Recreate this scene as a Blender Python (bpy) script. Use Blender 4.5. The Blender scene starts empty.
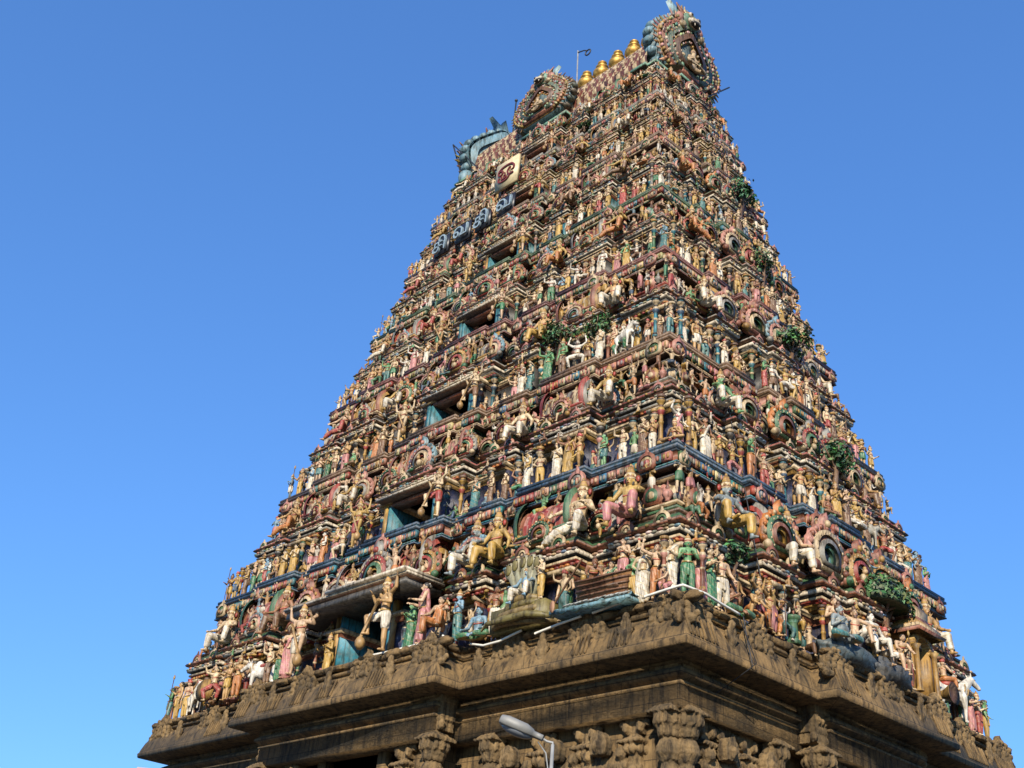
import bpy, math, random
import numpy as np
from mathutils import Matrix, Vector
random.seed(11); rng = np.random.default_rng(11)
R_ = math.radians; PI = math.pi
SC = bpy.context.scene; COL = SC.collection
Z0 = 8.13                                  # height of the stone cornice's lower lip above the street

# ------------------------------------------------------------------ colours (base paint)
OCHRE=(.40,.23,.055);YELLOW=(.46,.28,.055);RED=(.32,.042,.03);BRICK=(.28,.095,.05);PINK=(.48,.22,.17)
GREEN=(.045,.15,.065);MINT=(.13,.30,.21);TEAL=(.025,.19,.25);NAVY=(.012,.022,.085);BLUE=(.035,.08,.145)
SKYB=(.17,.32,.40);CREAM=(.55,.43,.26);WHITE=(.64,.57,.45);BROWN=(.12,.055,.028);GREY=(.25,.245,.22)
BLACK=(.018,.015,.013);GOLD=(.38,.235,.065);ORANGE=(.50,.17,.03);MAROON=(.065,.028,.02);OLIVE=(.19,.16,.045);DKGREY=(.06,.062,.065)
PURPLE=(.20,.08,.14)

# ------------------------------------------------------------------ materials
def nodes(m): m.use_nodes=True; return m.node_tree.nodes, m.node_tree.links
def mix_rgb(N, mode='MIX'):
    n=N.new('ShaderNodeMix'); n.data_type='RGBA'; n.blend_type=mode; return n
def ramp(N, stops):
    r=N.new('ShaderNodeValToRGB'); e=r.color_ramp.elements
    e[0].position=stops[0][0]; e[0].color=(*stops[0][1],1); e[1].position=stops[-1][0]; e[1].color=(*stops[-1][1],1)
    for p,c in stops[1:-1]:
        k=e.new(p); k.color=(*c,1)
    return r
def painted(name, dirt=.55, rough=.55, bump=.25, tint=(1,1,1)):
    m=bpy.data.materials.new(name); N,L=nodes(m); b=N['Principled BSDF']
    at=N.new('ShaderNodeAttribute'); at.attribute_name='Col'
    oi=N.new('ShaderNodeObjectInfo')
    mul=mix_rgb(N,'MULTIPLY'); L.new(at.outputs['Alpha'],mul.inputs[0]); L.new(at.outputs['Color'],mul.inputs[6]); L.new(oi.outputs['Color'],mul.inputs[7])
    ge=N.new('ShaderNodeNewGeometry')
    # broad fading and grime with a shape of its own, independent of light
    n1=N.new('ShaderNodeTexNoise'); n1.inputs['Scale'].default_value=3.1; n1.inputs['Detail'].default_value=6; n1.inputs['Roughness'].default_value=.7
    L.new(ge.outputs['Position'],n1.inputs['Vector'])
    r1=ramp(N,[(.30,(.34,.30,.25)),(.47,(.78,.74,.67)),(.62,(1,1,1)),(.8,(1.1,1.08,1.02))]); L.new(n1.outputs['Fac'],r1.inputs[0])
    mp=N.new('ShaderNodeMapping'); mp.inputs['Scale'].default_value=(9,9,1.6); L.new(ge.outputs['Position'],mp.inputs[0])
    n2=N.new('ShaderNodeTexNoise'); n2.inputs['Scale'].default_value=1.5; n2.inputs['Detail'].default_value=4; L.new(mp.outputs[0],n2.inputs['Vector'])
    r2=ramp(N,[(.36,(.30,.27,.23)),(.52,(1,1,1))]); L.new(n2.outputs['Fac'],r2.inputs[0])
    a=mix_rgb(N,'MULTIPLY'); a.inputs[0].default_value=dirt; L.new(r1.outputs[0],a.inputs[7])
    c=mix_rgb(N,'MULTIPLY'); c.inputs[0].default_value=dirt; L.new(a.outputs[2],c.inputs[6]); L.new(r2.outputs[0],c.inputs[7])
    t_=mix_rgb(N,'MULTIPLY'); t_.inputs[0].default_value=1; L.new(c.outputs[2],t_.inputs[6]); t_.inputs[7].default_value=(*tint,1); L.new(t_.outputs[2],b.inputs['Base Color'])
    b.inputs['Roughness'].default_value=rough
    # faded and repainted patches, small chips
    n4=N.new('ShaderNodeTexNoise'); n4.inputs['Scale'].default_value=6.5; n4.inputs['Detail'].default_value=7; n4.inputs['Roughness'].default_value=.75; L.new(ge.outputs['Position'],n4.inputs['Vector'])
    r4=ramp(N,[(.46,(0,0,0)),(.70,(.30,.30,.30))]); L.new(n4.outputs['Fac'],r4.inputs[0])
    fd=mix_rgb(N,'MIX'); L.new(r4.outputs[0],fd.inputs[0]); L.new(mul.outputs[2],fd.inputs[6]); fd.inputs[7].default_value=(.40,.33,.225,1)
    n5=N.new('ShaderNodeTexNoise'); n5.inputs['Scale'].default_value=27; n5.inputs['Detail'].default_value=4; L.new(ge.outputs['Position'],n5.inputs['Vector'])
    r5=ramp(N,[(.60,(0,0,0)),(.68,(.5,.5,.5))]); L.new(n5.outputs['Fac'],r5.inputs[0])
    ch=mix_rgb(N,'MIX'); L.new(r5.outputs[0],ch.inputs[0]); L.new(fd.outputs[2],ch.inputs[6]); ch.inputs[7].default_value=(.24,.20,.15,1); L.new(ch.outputs[2],a.inputs[6])
    n3=N.new('ShaderNodeTexNoise'); n3.inputs['Scale'].default_value=38; n3.inputs['Detail'].default_value=3; L.new(ge.outputs['Position'],n3.inputs['Vector'])
    bp=N.new('ShaderNodeBump'); bp.inputs['Strength'].default_value=bump; bp.inputs['Distance'].default_value=.02
    L.new(n3.outputs['Fac'],bp.inputs['Height']); L.new(bp.outputs[0],b.inputs['Normal'])
    return m
def stone_mat(name, tint=(1,1,1), joints_=False):
    m=bpy.data.materials.new(name); N,L=nodes(m); b=N['Principled BSDF']
    ge=N.new('ShaderNodeNewGeometry')
    n1=N.new('ShaderNodeTexNoise'); n1.inputs['Scale'].default_value=1.3; n1.inputs['Detail'].default_value=9; n1.inputs['Roughness'].default_value=.72
    L.new(ge.outputs['Position'],n1.inputs['Vector'])
    T=lambda c: tuple(x*y for x,y in zip(c,tint))
    r1=ramp(N,[(.30,T((.045,.034,.020))),(.43,T((.14,.095,.045))),(.55,T((.25,.165,.075))),(.74,T((.36,.25,.125)))]); L.new(n1.outputs['Fac'],r1.inputs[0])
    mp=N.new('ShaderNodeMapping'); mp.inputs['Scale'].default_value=(7,7,.7); L.new(ge.outputs['Position'],mp.inputs[0])
    n2=N.new('ShaderNodeTexNoise'); n2.inputs['Scale'].default_value=1.2; n2.inputs['Detail'].default_value=6; n2.inputs['Roughness'].default_value=.65; L.new(mp.outputs[0],n2.inputs['Vector'])
    r2=ramp(N,[(.36,(.14,.13,.12)),(.50,(.85,.84,.82)),(.68,(1.15,1.12,1.05))]); L.new(n2.outputs['Fac'],r2.inputs[0])
    a=mix_rgb(N,'MULTIPLY'); a.inputs[0].default_value=.9; L.new(r1.outputs[0],a.inputs[6]); L.new(r2.outputs[0],a.inputs[7]); out=a.outputs[2]
    if joints_:
        sx=N.new('ShaderNodeSeparateXYZ'); L.new(ge.outputs['Position'],sx.inputs[0]); ad=N.new('ShaderNodeMath'); L.new(sx.outputs[0],ad.inputs[0]); L.new(sx.outputs[1],ad.inputs[1]); cb=N.new('ShaderNodeCombineXYZ'); L.new(ad.outputs[0],cb.inputs[0]); L.new(sx.outputs[2],cb.inputs[1])
        br=N.new('ShaderNodeTexBrick'); br.inputs['Scale'].default_value=1; br.inputs['Brick Width'].default_value=1.35; br.inputs['Row Height'].default_value=.46; br.inputs['Mortar Size'].default_value=.008; br.inputs['Color1'].default_value=(1,.97,.92,1); br.inputs['Color2'].default_value=(.72,.70,.68,1); br.inputs['Mortar'].default_value=(.12,.11,.10,1); L.new(cb.outputs[0],br.inputs['Vector'])
        j_=mix_rgb(N,'MULTIPLY'); j_.inputs[0].default_value=.8; L.new(out,j_.inputs[6]); L.new(br.outputs[0],j_.inputs[7]); out=j_.outputs[2]
    L.new(out,b.inputs['Base Color']); b.inputs['Roughness'].default_value=.9
    n3=N.new('ShaderNodeTexNoise'); n3.inputs['Scale'].default_value=9; n3.inputs['Detail'].default_value=8; n3.inputs['Roughness'].default_value=.75; L.new(ge.outputs['Position'],n3.inputs['Vector'])
    bp=N.new('ShaderNodeBump'); bp.inputs['Strength'].default_value=.9; bp.inputs['Distance'].default_value=.06
    L.new(n3.outputs['Fac'],bp.inputs['Height']); L.new(bp.outputs[0],b.inputs['Normal'])
    return m
def plain(name,col,rough=.5,metal=0.,noise=.25,scale=6):
    m=bpy.data.materials.new(name); N,L=nodes(m); b=N['Principled BSDF']
    ge=N.new('ShaderNodeNewGeometry'); n=N.new('ShaderNodeTexNoise'); n.inputs['Scale'].default_value=scale; n.inputs['Detail'].default_value=5
    L.new(ge.outputs['Position'],n.inputs['Vector'])
    r=ramp(N,[(.3,tuple(c*(1-noise) for c in col)),(.7,tuple(min(1,c*(1+noise*.6)) for c in col))]); L.new(n.outputs['Fac'],r.inputs[0])
    L.new(r.outputs[0],b.inputs['Base Color']); b.inputs['Roughness'].default_value=rough; b.inputs['Metallic'].default_value=metal
    return m
M_P=painted('painted_stucco',dirt=.9,tint=(.88,.86,.85)); M_ST=painted('painted_statue',dirt=.62,rough=.5,bump=.12)
M_S=stone_mat('brown_granite',(.86,.84,.80)); M_SW=stone_mat('jointed_granite',(.92,.89,.82),True); M_GOLD=plain('gilded_copper',(.50,.29,.07),.48,.7,.6,9)
M_LAMP=plain('lamp_metal',(.20,.195,.18),.55,.1); M_POLE=plain('pole_paint',(.26,.26,.25),.5)
M_LEAF=painted('painted_leaf',dirt=.5,rough=.6,bump=.2)
M_DARK=plain('black_iron',(.02,.02,.022),.5); M_ROPE=plain('rope_light_plastic',(.72,.68,.58),.35,0,.15)
M_BULB=plain('bulb_glass',(.74,.70,.60),.15,0,.05)

# ------------------------------------------------------------------ mesh building
def rgba(c,a=0.): return (c[0],c[1],c[2],a)
class MB:
    def __init__(s): s.V=[];s.F={3:[],4:[]};s.C={3:[],4:[]};s.n=0
    def add(s,prim,col=None,M=None,alpha=0.):
        V=prim[0]; V=np.asarray(V,float)
        if M is not None: M=np.asarray(M); V=V@M[:3,:3].T+M[:3,3]
        s.V.append(V)
        for k,F in prim[1].items():
            F=np.asarray(F,int)
            if len(F)==0: continue
            s.F[k].append(F+s.n)
            if col is None: c=prim[2][k]
            elif isinstance(col,dict): c=col[k]
            else: c=np.tile(np.array(col if len(col)==4 else rgba(col,alpha),float),(len(F),1))
            s.C[k].append(c)
        s.n+=len(V); return s
    def prim(s):
        V=np.concatenate(s.V); F={k:np.concatenate(v) for k,v in s.F.items() if v}; C={k:np.concatenate(s.C[k]) for k in F}
        return (V,F,C)
    def mesh(s,name,smooth=False,mat=None): return to_mesh(s.prim(),name,smooth,mat)
def to_mesh(p,name,smooth=False,mat=None):
    V,F,C=p; me=bpy.data.meshes.new(name); me.vertices.add(len(V)); me.vertices.foreach_set('co',V.astype('f').ravel())
    li=[];st=[];cc=[];o=0
    for k,f in F.items():
        li.append(f.ravel()); st.append(o+np.arange(len(f))*k); o+=len(f)*k; cc.append(np.repeat(C[k],k,axis=0))
    li=np.concatenate(li).astype('i'); st=np.concatenate(st).astype('i'); cc=np.concatenate(cc).astype('f')
    me.loops.add(len(li)); me.loops.foreach_set('vertex_index',li); me.polygons.add(len(st)); me.polygons.foreach_set('loop_start',st)
    if smooth: me.polygons.foreach_set('use_smooth',np.ones(len(st),bool))
    at=me.color_attributes.new('Col','FLOAT_COLOR','CORNER'); at.data.foreach_set('color',cc.ravel())
    me.update(calc_edges=True); me.validate()
    if mat: me.materials.append(mat)
    return me
def obj(name,me,parent=None,M=None,color=None):
    o=bpy.data.objects.new(name,me); COL.objects.link(o)
    if parent is not None: o.parent=parent
    if M is not None: o.matrix_local=Matrix(np.asarray(M).tolist()) if not isinstance(M,Matrix) else M
    if color is not None: o.color=(*color[:3],1)
    return o
def tag(o,label=None,cat=None,group=None,kind=None):
    if label: o['label']=label
    if cat: o['category']=cat
    if group: o['group']=group
    if kind: o['kind']=kind
    return o
def T(x,y,z): m=np.eye(4); m[:3,3]=(x,y,z); return m
def S(a,b=None,c=None):
    b=a if b is None else b; c=a if c is None else c; return np.diag([a,b,c,1.])
def RZ(a): m=np.eye(4); c,s=math.cos(a),math.sin(a); m[0,0]=c;m[0,1]=-s;m[1,0]=s;m[1,1]=c; return m
def RX(a): m=np.eye(4); c,s=math.cos(a),math.sin(a); m[1,1]=c;m[1,2]=-s;m[2,1]=s;m[2,2]=c; return m
def RY(a): m=np.eye(4); c,s=math.cos(a),math.sin(a); m[0,0]=c;m[0,2]=s;m[2,0]=-s;m[2,2]=c; return m
def box(x0,x1,y0,y1,z0,z1):
    V=[(x,y,z) for z in (z0,z1) for y in (y0,y1) for x in (x0,x1)]
    return (np.array(V,float),{4:[(0,2,3,1),(4,5,7,6),(0,1,5,4),(2,6,7,3),(0,4,6,2),(1,3,7,5)]})
def lathe(prof,n=12,cap=True,phase=0.,colf=None,square=False):
    """prof: [(r,z,colour)]; band i between point i and i+1 takes colour i+1"""
    V=[];F=[];C=[];F3=[];C3=[]
    for r,z,*_ in prof:
        for i in range(n):
            a=2*PI*i/n+phase; k=1.
            V.append((r*k*math.cos(a),r*k*math.sin(a),z))
    for j in range(len(prof)-1):
        for i in range(n):
            F.append((j*n+i,j*n+(i+1)%n,(j+1)*n+(i+1)%n,(j+1)*n+i))
            c=prof[j+1][2]
            C.append(rgba(colf(j,i) if colf and colf(j,i) else c))
    if cap:
        for j,d in ((0,-1),(len(prof)-1,1)):
            V.append((0,0,prof[j][1])); q=len(V)-1
            for i in range(n): F3.append((j*n+i,j*n+(i+1)%n,q)); C3.append(rgba(prof[j][2]))
    p={4:np.array(F)}; c={4:np.array(C)}
    if F3: p[3]=np.array(F3); c[3]=np.array(C3)
    return (np.array(V,float),p,c)
def sphere(nu=8,nv=6):
    V=[(0,0,-1)]
    for j in range(1,nv):
        t=-PI/2+PI*j/nv
        for i in range(nu): V.append((math.cos(t)*math.cos(2*PI*i/nu),math.cos(t)*math.sin(2*PI*i/nu),math.sin(t)))
    V.append((0,0,1)); F4=[];F3=[]
    for i in range(nu): F3.append((0,1+(i+1)%nu,1+i)); F3.append((len(V)-1,1+(nv-2)*nu+i,1+(nv-2)*nu+(i+1)%nu))
    for j in range(nv-2):
        for i in range(nu): F4.append((1+j*nu+i,1+j*nu+(i+1)%nu,1+(j+1)*nu+(i+1)%nu,1+(j+1)*nu+i))
    return (np.array(V,float),{4:np.array(F4),3:np.array(F3)})
SPH=sphere(); SPHL=sphere(6,4); SPHH=sphere(14,10)
def ell(c,r,h=None): return ((h or SPH)[0]*np.array(r,float)+np.array(c,float),(h or SPH)[1])
def tube(path,rad,n=8,closed=False):
    P=[np.array(p,float) for p in path]; V=[];F=[];m=len(P)
    if not hasattr(rad,'__len__'): rad=[rad]*m
    up=np.array([0.,0.,1.]); prev=None
    for i in range(m):
        a=P[i-1] if (i>0 or closed) else P[i]; b=P[(i+1)%m] if (i<m-1 or closed) else P[i]
        t=b-a; t=t/(np.linalg.norm(t)+1e-12)
        if prev is None:
            u=np.cross(t,up)
            if np.linalg.norm(u)<1e-3: u=np.cross(t,np.array([1.,0,0]))
        else: u=prev-t*(prev@t)
        u=u/(np.linalg.norm(u)+1e-12); prev=u; v=np.cross(t,u)
        for k in range(n):
            A=2*PI*k/n; V.append(P[i]+rad[i]*(math.cos(A)*u+math.sin(A)*v))
    for i in range(m if closed else m-1):
        for k in range(n): F.append((i*n+k,i*n+(k+1)%n,((i+1)%m)*n+(k+1)%n,((i+1)%m)*n+k))
    F3=[]
    if not closed:
        for i,o in ((0,0),(m-1,1)):
            V.append(P[i]); q=len(V)-1
            for k in range(n): F3.append((i*n+k,i*n+(k+1)%n,q))
    r={4:np.array(F)}
    if F3: r[3]=np.array(F3)
    return (np.array(V),r)
def capsule(a,b,r1,r2,n=8):
    a=np.array(a,float);b=np.array(b,float); d=b-a; L=np.linalg.norm(d)+1e-9; t=d/L
    path=[];rad=[]
    for q in (-.95,-.6,0): path.append(a+t*q*r1); rad.append(r1*math.sqrt(max(0,1-q*q)))
    for q in (0,.6,.95): path.append(b+t*q*r2); rad.append(r2*math.sqrt(max(0,1-q*q)))
    return tube(path,rad,n)
def prism(poly,y0,y1):
    """polygon in xz extruded along y (star-shaped about its centroid)"""
    n=len(poly); c=np.mean(poly,axis=0)
    V=[(x,y0,z) for x,z in poly]+[(x,y1,z) for x,z in poly]+[(c[0],y0,c[1]),(c[0],y1,c[1])]
    F4=[(i,(i+1)%n,n+(i+1)%n,n+i) for i in range(n)]
    F3=[(i,(i+1)%n,2*n) for i in range(n)]+[(n+i,n+(i+1)%n,2*n+1) for i in range(n)]
    return (np.array(V,float),{4:np.array(F4),3:np.array(F3)})

def ring(po,pi_,y0,y1):
    """open horseshoe band between two outlines of equal count, extruded along y"""
    n=len(po); V=[]
    for y in (y0,y1):
        V+=[(x,y,z) for x,z in po]+[(x,y,z) for x,z in pi_]
    F=[]
    for i in range(n):
        j=(i+1)%n; F+=[(2*n+i,2*n+j,3*n+j,3*n+i),(i,j,2*n+j,2*n+i),(n+i,n+j,3*n+j,3*n+i)]
    return (np.array(V,float),{4:np.array(F)})
# stepped plan: list of (a,b,p) on half-length fractions, mirrored
def face_pts(H,steps):
    br=sorted(steps); pts=[]     # right half
    seg=[]
    pos=0.
    for a,b,p in br:
        if a>pos+1e-6: seg.append((pos,a,0.))
        seg.append((a,b,p)); pos=b
    if pos<1-1e-6: seg.append((pos,1.,0.))
    full=[(-b,-a,p) for a,b,p in reversed(seg)]+seg
    out=[]
    for a,b,p in full:
        if out and abs(out[-1][1]-a)<1e-6 and abs(out[-1][2]-p)<1e-9: out[-1]=(out[-1][0],b,p)
        else: out.append((a,b,p))
    return [(a*H,b*H,p) for a,b,p in out]
def outline(w,d,fs,ss):
    P=[];TAGS=[]
    def run(H,steps,f):
        for a,b,p in face_pts(H,steps):
            for q in (a,b):
                v=f(q,p)
                if P and np.allclose(P[-1],v,atol=1e-7): continue
                P.append(v); 
    run(w,fs,lambda s,p:(s,-d-p)); run(d,ss,lambda s,p:(w+p,s)); run(w,fs,lambda s,p:(-s,d+p)); run(d,ss,lambda s,p:(-w-p,-s))
    if np.allclose(P[0],P[-1],atol=1e-7): P.pop()
    return np.array(P)
def offset(P,o):
    n=len(P); Q=np.empty_like(P)
    for i in range(n):
        e1=P[i]-P[i-1]; e2=P[(i+1)%n]-P[i]
        e1=e1/np.linalg.norm(e1); e2=e2/np.linalg.norm(e2)
        n1=np.array([e1[1],-e1[0]]); n2=np.array([e2[1],-e2[0]])
        Q[i]=P[i]+o*(n1 if abs(n1@n2)>.9 else n1+n2)
    return Q
def sweep(P,prof,dark=None):
    """prof [(offset,z,colour)] bottom to top; colour of band = that of its upper point"""
    n=len(P); V=[];F=[];C=[]
    for o,z,c in prof:
        for x,y in offset(P,o): V.append((x,y,z))
    for j in range(len(prof)-1):
        for i in range(n):
            F.append((j*n+i,j*n+(i+1)%n,(j+1)*n+(i+1)%n,(j+1)*n+i))
            c=prof[j+1][2]; C.append(rgba(c(i,P) if callable(c) else c))
    return (np.array(V),{4:np.array(F)},{4:np.array(C)})

# ------------------------------------------------------------------ the tower's measured outline
ZS=[0,4.193,7.748,11.188,14.15,16.923,19.333,21.52]
WS=[10,9.003,8.048,7.242,6.534,5.919,5.419,5.004]; DS=[6.559,5.623,4.731,3.987,3.318,2.737,2.264,1.889]
W=lambda z: float(np.interp(z,ZS,WS)); D=lambda z: float(np.interp(z,ZS,DS))
def FM(face,s,out,z,scale=1.,rot=0.,zref=None):
    """frame on a face: local x to the viewer's right, local -y outward, z up (z measured from the cornice lip)"""
    zr=z if zref is None else zref
    if face=='F': M=T(s,-D(zr)-out,z+Z0)
    elif face=='R': M=T(W(zr)+out,s,z+Z0)@RZ(PI/2)
    elif face=='B': M=T(s,D(zr)+out,z+Z0)@RZ(PI)
    else: M=T(-W(zr)-out,s,z+Z0)@RZ(-PI/2)
    return M@RZ(rot)@(S(scale) if not hasattr(scale,'__len__') else S(*scale))

# ------------------------------------------------------------------ ornaments
def arc_pts(R,n=30,a0=-42,a1=222,sx=1.):
    return [(sx*R*math.cos(R_(a0+(a1-a0)*i/(n-1))),R*math.sin(R_(a0+(a1-a0)*i/(n-1)))) for i in range(n)]
def kudu(cols,bust=True,n=26):
    """horseshoe arch medallion, radius 1, centre at z=.67, base at z=0, back at y=0, faces -y"""
    mb=MB(); up=T(0,0,.67)
    radii=[1.04,.86,.70,.56,.42,.28,0]; dep=[.17,.27,.20,.29,.19,.08]
    for k in range(6):
        po=arc_pts(radii[k],n)
        if k==0: po=[(x*(1.0+.06*(i%2)),z*(1.0+.06*(i%2))) for i,(x,z) in enumerate(po)]
        if k<5: mb.add(ring(po,arc_pts(radii[k+1]*1.0,n),0,-dep[k]),cols[k%len(cols)],up)
        else: mb.add(prism(po,0,-dep[k]),cols[k],up)
    for i,(x,z) in enumerate(arc_pts(.98,15)): mb.add(ell((x,-.16,z),(.10,.09,.11),SPHL),cols[(i+1)%2*2],up)
    for i,(x,z) in enumerate(arc_pts(.76,13)): mb.add(ell((x,-.25,z),(.05,.05,.06),SPHL),CREAM,up)
    # flame finial with a small face
    mb.add(prism([(-.22,.9),(-.12,1.12),(-.16,1.3),(0,1.55),(.16,1.3),(.12,1.12),(.22,.9)],0,-.2),cols[0],up)
    mb.add(ell((0,-.2,1.12),(.13,.12,.15)),cols[1],up)
    for s in (-1,1):  # makara curls at the feet
        mb.add(ell((s*.86,-.2,-.55),(.22,.17,.2)),cols[2],up); mb.add(ell((s*1.02,-.14,-.34),(.14,.12,.14)),cols[0],up)
    if bust:
        mb.add(ell((0,-.27,-.16),(.17,.12,.2)),CREAM,up); mb.add(ell((0,-.34,.1),(.10,.1,.12)),(.5,.33,.17),up); mb.add(ell((0,-.33,.23),(.07,.07,.1)),GOLD,up)
    return mb.mesh('kudu',False,M_P)
KCOLS=[[BRICK,OCHRE,GREEN,RED,CREAM,BLACK],[PINK,CREAM,BRICK,GREY,MINT,NAVY],[GREY,RED,CREAM,GREEN,OCHRE,MAROON],
       [ORANGE,GREEN,CREAM,BRICK,YELLOW,BLACK],[SKYB,PINK,GREY,CREAM,RED,NAVY],[BRICK,PINK,OCHRE,CREAM,GREEN,BLACK]]
KUDU=[kudu(c,bust=(i%2==0)) for i,c in enumerate(KCOLS)]
def mini_kudu(c1,c2):
    mb=MB(); up=T(0,0,.6)
    mb.add(ring(arc_pts(1,14),arc_pts(.7,14),0,-.25),c1,up); mb.add(ring(arc_pts(.7,14),arc_pts(.4,14),0,-.14),c2,up); mb.add(prism(arc_pts(.4,10),0,-.05),BLACK,up); mb.add(ell((0,-.12,-.05),(.2,.14,.3),SPHL),(.42,.28,.16),up)
    mb.add(prism([(-.25,.85),(0,1.5),(.25,.85)],0,-.2),c1,up)
    return mb.mesh('mini_kudu',False,M_P)
MINI=[mini_kudu(BRICK,CREAM),mini_kudu(CREAM,GREEN),mini_kudu(PINK,GREY)]
def finial_prof(c): return [(.0,0,c),(.09,0,c),(.07,.06,c),(.12,.12,c),(.17,.22,c),(.12,.33,c),(.05,.38,c),(.07,.43,c),(.035,.5,c),(.01,.66,c)]
def finial_row(L,n,sc,c1,c2):
    mb=MB()
    for i in range(n):
        x=(i-(n-1)/2)*L/max(1,n); mb.add(lathe(finial_prof(c1 if i%2 else c2),7),None,T(x,0,0)@S(sc))
    return mb
def corner_dome(pal):
    """square kuta: two moulded steps, ribbed dome, finial, small arches; base half-width 1"""
    mb=MB(); a,b,c,d=pal
    def sq(h,z0,z1,col): mb.add(box(-h,h,-h,h,z0,z1),col)
    sq(.8,0,.22,NAVY); sq(.98,.22,.30,a); sq(.9,.30,.37,b); sq(1.02,.37,.44,c); sq(.94,.44,.5,d); sq(.8,.5,.6,a)
    for sx in (-1,1):
        for sy in (-1,1): mb.add(box(sx*.8-.1,sx*.8+.1,sy*.8-.1,sy*.8+.1,0,.22),b)
    prof=[(.70,.6,a),(.92,.68,a),(1.0,.82,a),(.97,.98,a),(.84,1.14,a),(.62,1.28,a),(.36,1.37,a),(.22,1.4,b),(.3,1.44,c)]
    # ribs: bulging gores
    nr=24
    V=[];F=[];C=[]
    for r,z,_ in prof:
        for i in range(nr*2):
            k=1.0 if i%2==0 else .93
            V.append((r*k*math.cos(PI*i/nr),r*k*math.sin(PI*i/nr),z))
    m=nr*2
    for j in range(len(prof)-1):
        for i in range(m):
            F.append((j*m+i,j*m+(i+1)%m,(j+1)*m+(i+1)%m,(j+1)*m+i)); C.append(rgba(b if (i//2)%2 else c) if j<6 else rgba(d))
    mb.add((np.array(V),{4:np.array(F)},{4:np.array(C)}))
    mb.add(lathe(finial_prof(GOLD),10),None,T(0,0,1.4)@S(1.0))
    for k in range(4):
        M=RZ(k*PI/2)@T(0,-.9,.55)@S(.36); mb.add(prism(arc_pts(1,16),.3,-.35),d,M@T(0,0,.6)); mb.add(prism(arc_pts(.68,14),.3,-.45),a,M@T(0,0,.6)); mb.add(prism(arc_pts(.38,10),.3,-.5),CREAM,M@T(0,0,.6))
    return mb.mesh('corner_dome',False,M_P)
DOME=[corner_dome(p) for p in ([GREEN,PINK,CREAM,BRICK],[BRICK,CREAM,GREY,OCHRE],[CREAM,GREEN,RED,PINK],[GREY,CREAM,BRICK,MINT])]
def barrel(L,pal,seg=None):
    """sala roof: length L along x, radius 1, base z=0 on a moulded plinth; arches at both ends and one in front"""
    mb=MB(); a,b,c,d=pal; h=L/2
    for (e,z0,z1,col) in ((.95,0,.18,a),(1.08,.18,.26,c),(1.0,.26,.33,b),(1.1,.33,.4,d)): mb.add(box(-h-e*.15,h+e*.15,-e,e,z0,z1),col)
    n=16; ns=max(6,int(L*9)); V=[];F=[];C=[]
    for i in range(ns+1):
        x=-h+L*i/ns
        k=1.0 if i%2==0 else .95
        for j in range(n+1):
            t=PI*(-.10+1.20*j/n); V.append((x,-k*math.cos(t)*.98,.4+.3+k*.98*math.sin(t)))
    for i in range(ns):
        for j in range(n):
            F.append((i*(n+1)+j,(i+1)*(n+1)+j,(i+1)*(n+1)+j+1,i*(n+1)+j+1))
            C.append(rgba(b if (i+ (j//2))%3 else c) if (i//2)%6 else rgba(a))
    mb.add((np.array(V),{4:np.array(F)},{4:np.array(C)}))
    for s in (-1,1):   # end arches face along x
        M=T(s*h,0,.33)@RZ(s*PI/2)
        rr=[1.16,.96,.76,.56,.34]
        for k,dp in enumerate([.16,.26,.18,.27]): mb.add(ring(arc_pts(rr[k],22),arc_pts(rr[k+1],22),.02,-dp),[d,a,b,c][k],M@T(0,0,.6))
        mb.add(prism(arc_pts(.34,14),.05,-.06),BLACK,M@T(0,0,.6))
        mb.add(prism([(-.25,1.0),(0,1.8),(.25,1.0)],0,-.16),d,M@T(0,0,.6))
    mb.add(box(-h,h,-.08,.08,1.66,1.74),d)
    nf=max(3,int(L*2.2))
    for i in range(nf): mb.add(lathe(finial_prof([CREAM,GREY,GOLD][i%3]),7),None,T((i+.5-nf/2)*L/nf,0,1.72)@S(.62))
    return mb.mesh('barrel_roof',False,M_P)
BPAL=[[BRICK,RED,PINK,GREEN],[GREY,CREAM,BROWN,RED],[OCHRE,YELLOW,CREAM,BRICK],[RED,BRICK,OCHRE,GREY],[GREEN,PINK,CREAM,BRICK],[BLUE,GREY,CREAM,OCHRE]]
def pilaster(pal):
    """vase-capital pilaster of unit height"""
    a,b,c,d=pal
    pr=[(.0,0,a),(.12,0,a),(.12,.05,a),(.10,.06,b),(.10,.10,b),(.075,.12,a),(.07,.42,a),(.09,.43,c),(.09,.46,c),(.07,.47,a),(.065,.6,a),(.10,.62,d),(.13,.68,d),(.10,.74,c),(.06,.76,b),(.06,.80,b),(.12,.84,c),(.16,.88,c),(.16,.9,BLACK),(.11,.9,a),(.11,.95,a),(.15,.95,b),(.15,1.0,b)]
    mb=MB(); mb.add(lathe(pr,10)); return mb.mesh('pilaster',False,M_P)
PIL=[pilaster(p) for p in ([TEAL,BLACK,CREAM,BLUE],[BRICK,OCHRE,CREAM,PINK],[GREEN,OCHRE,CREAM,TEAL],[OCHRE,BROWN,YELLOW,RED],[GREY,CREAM,BLACK,PINK])]

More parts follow.
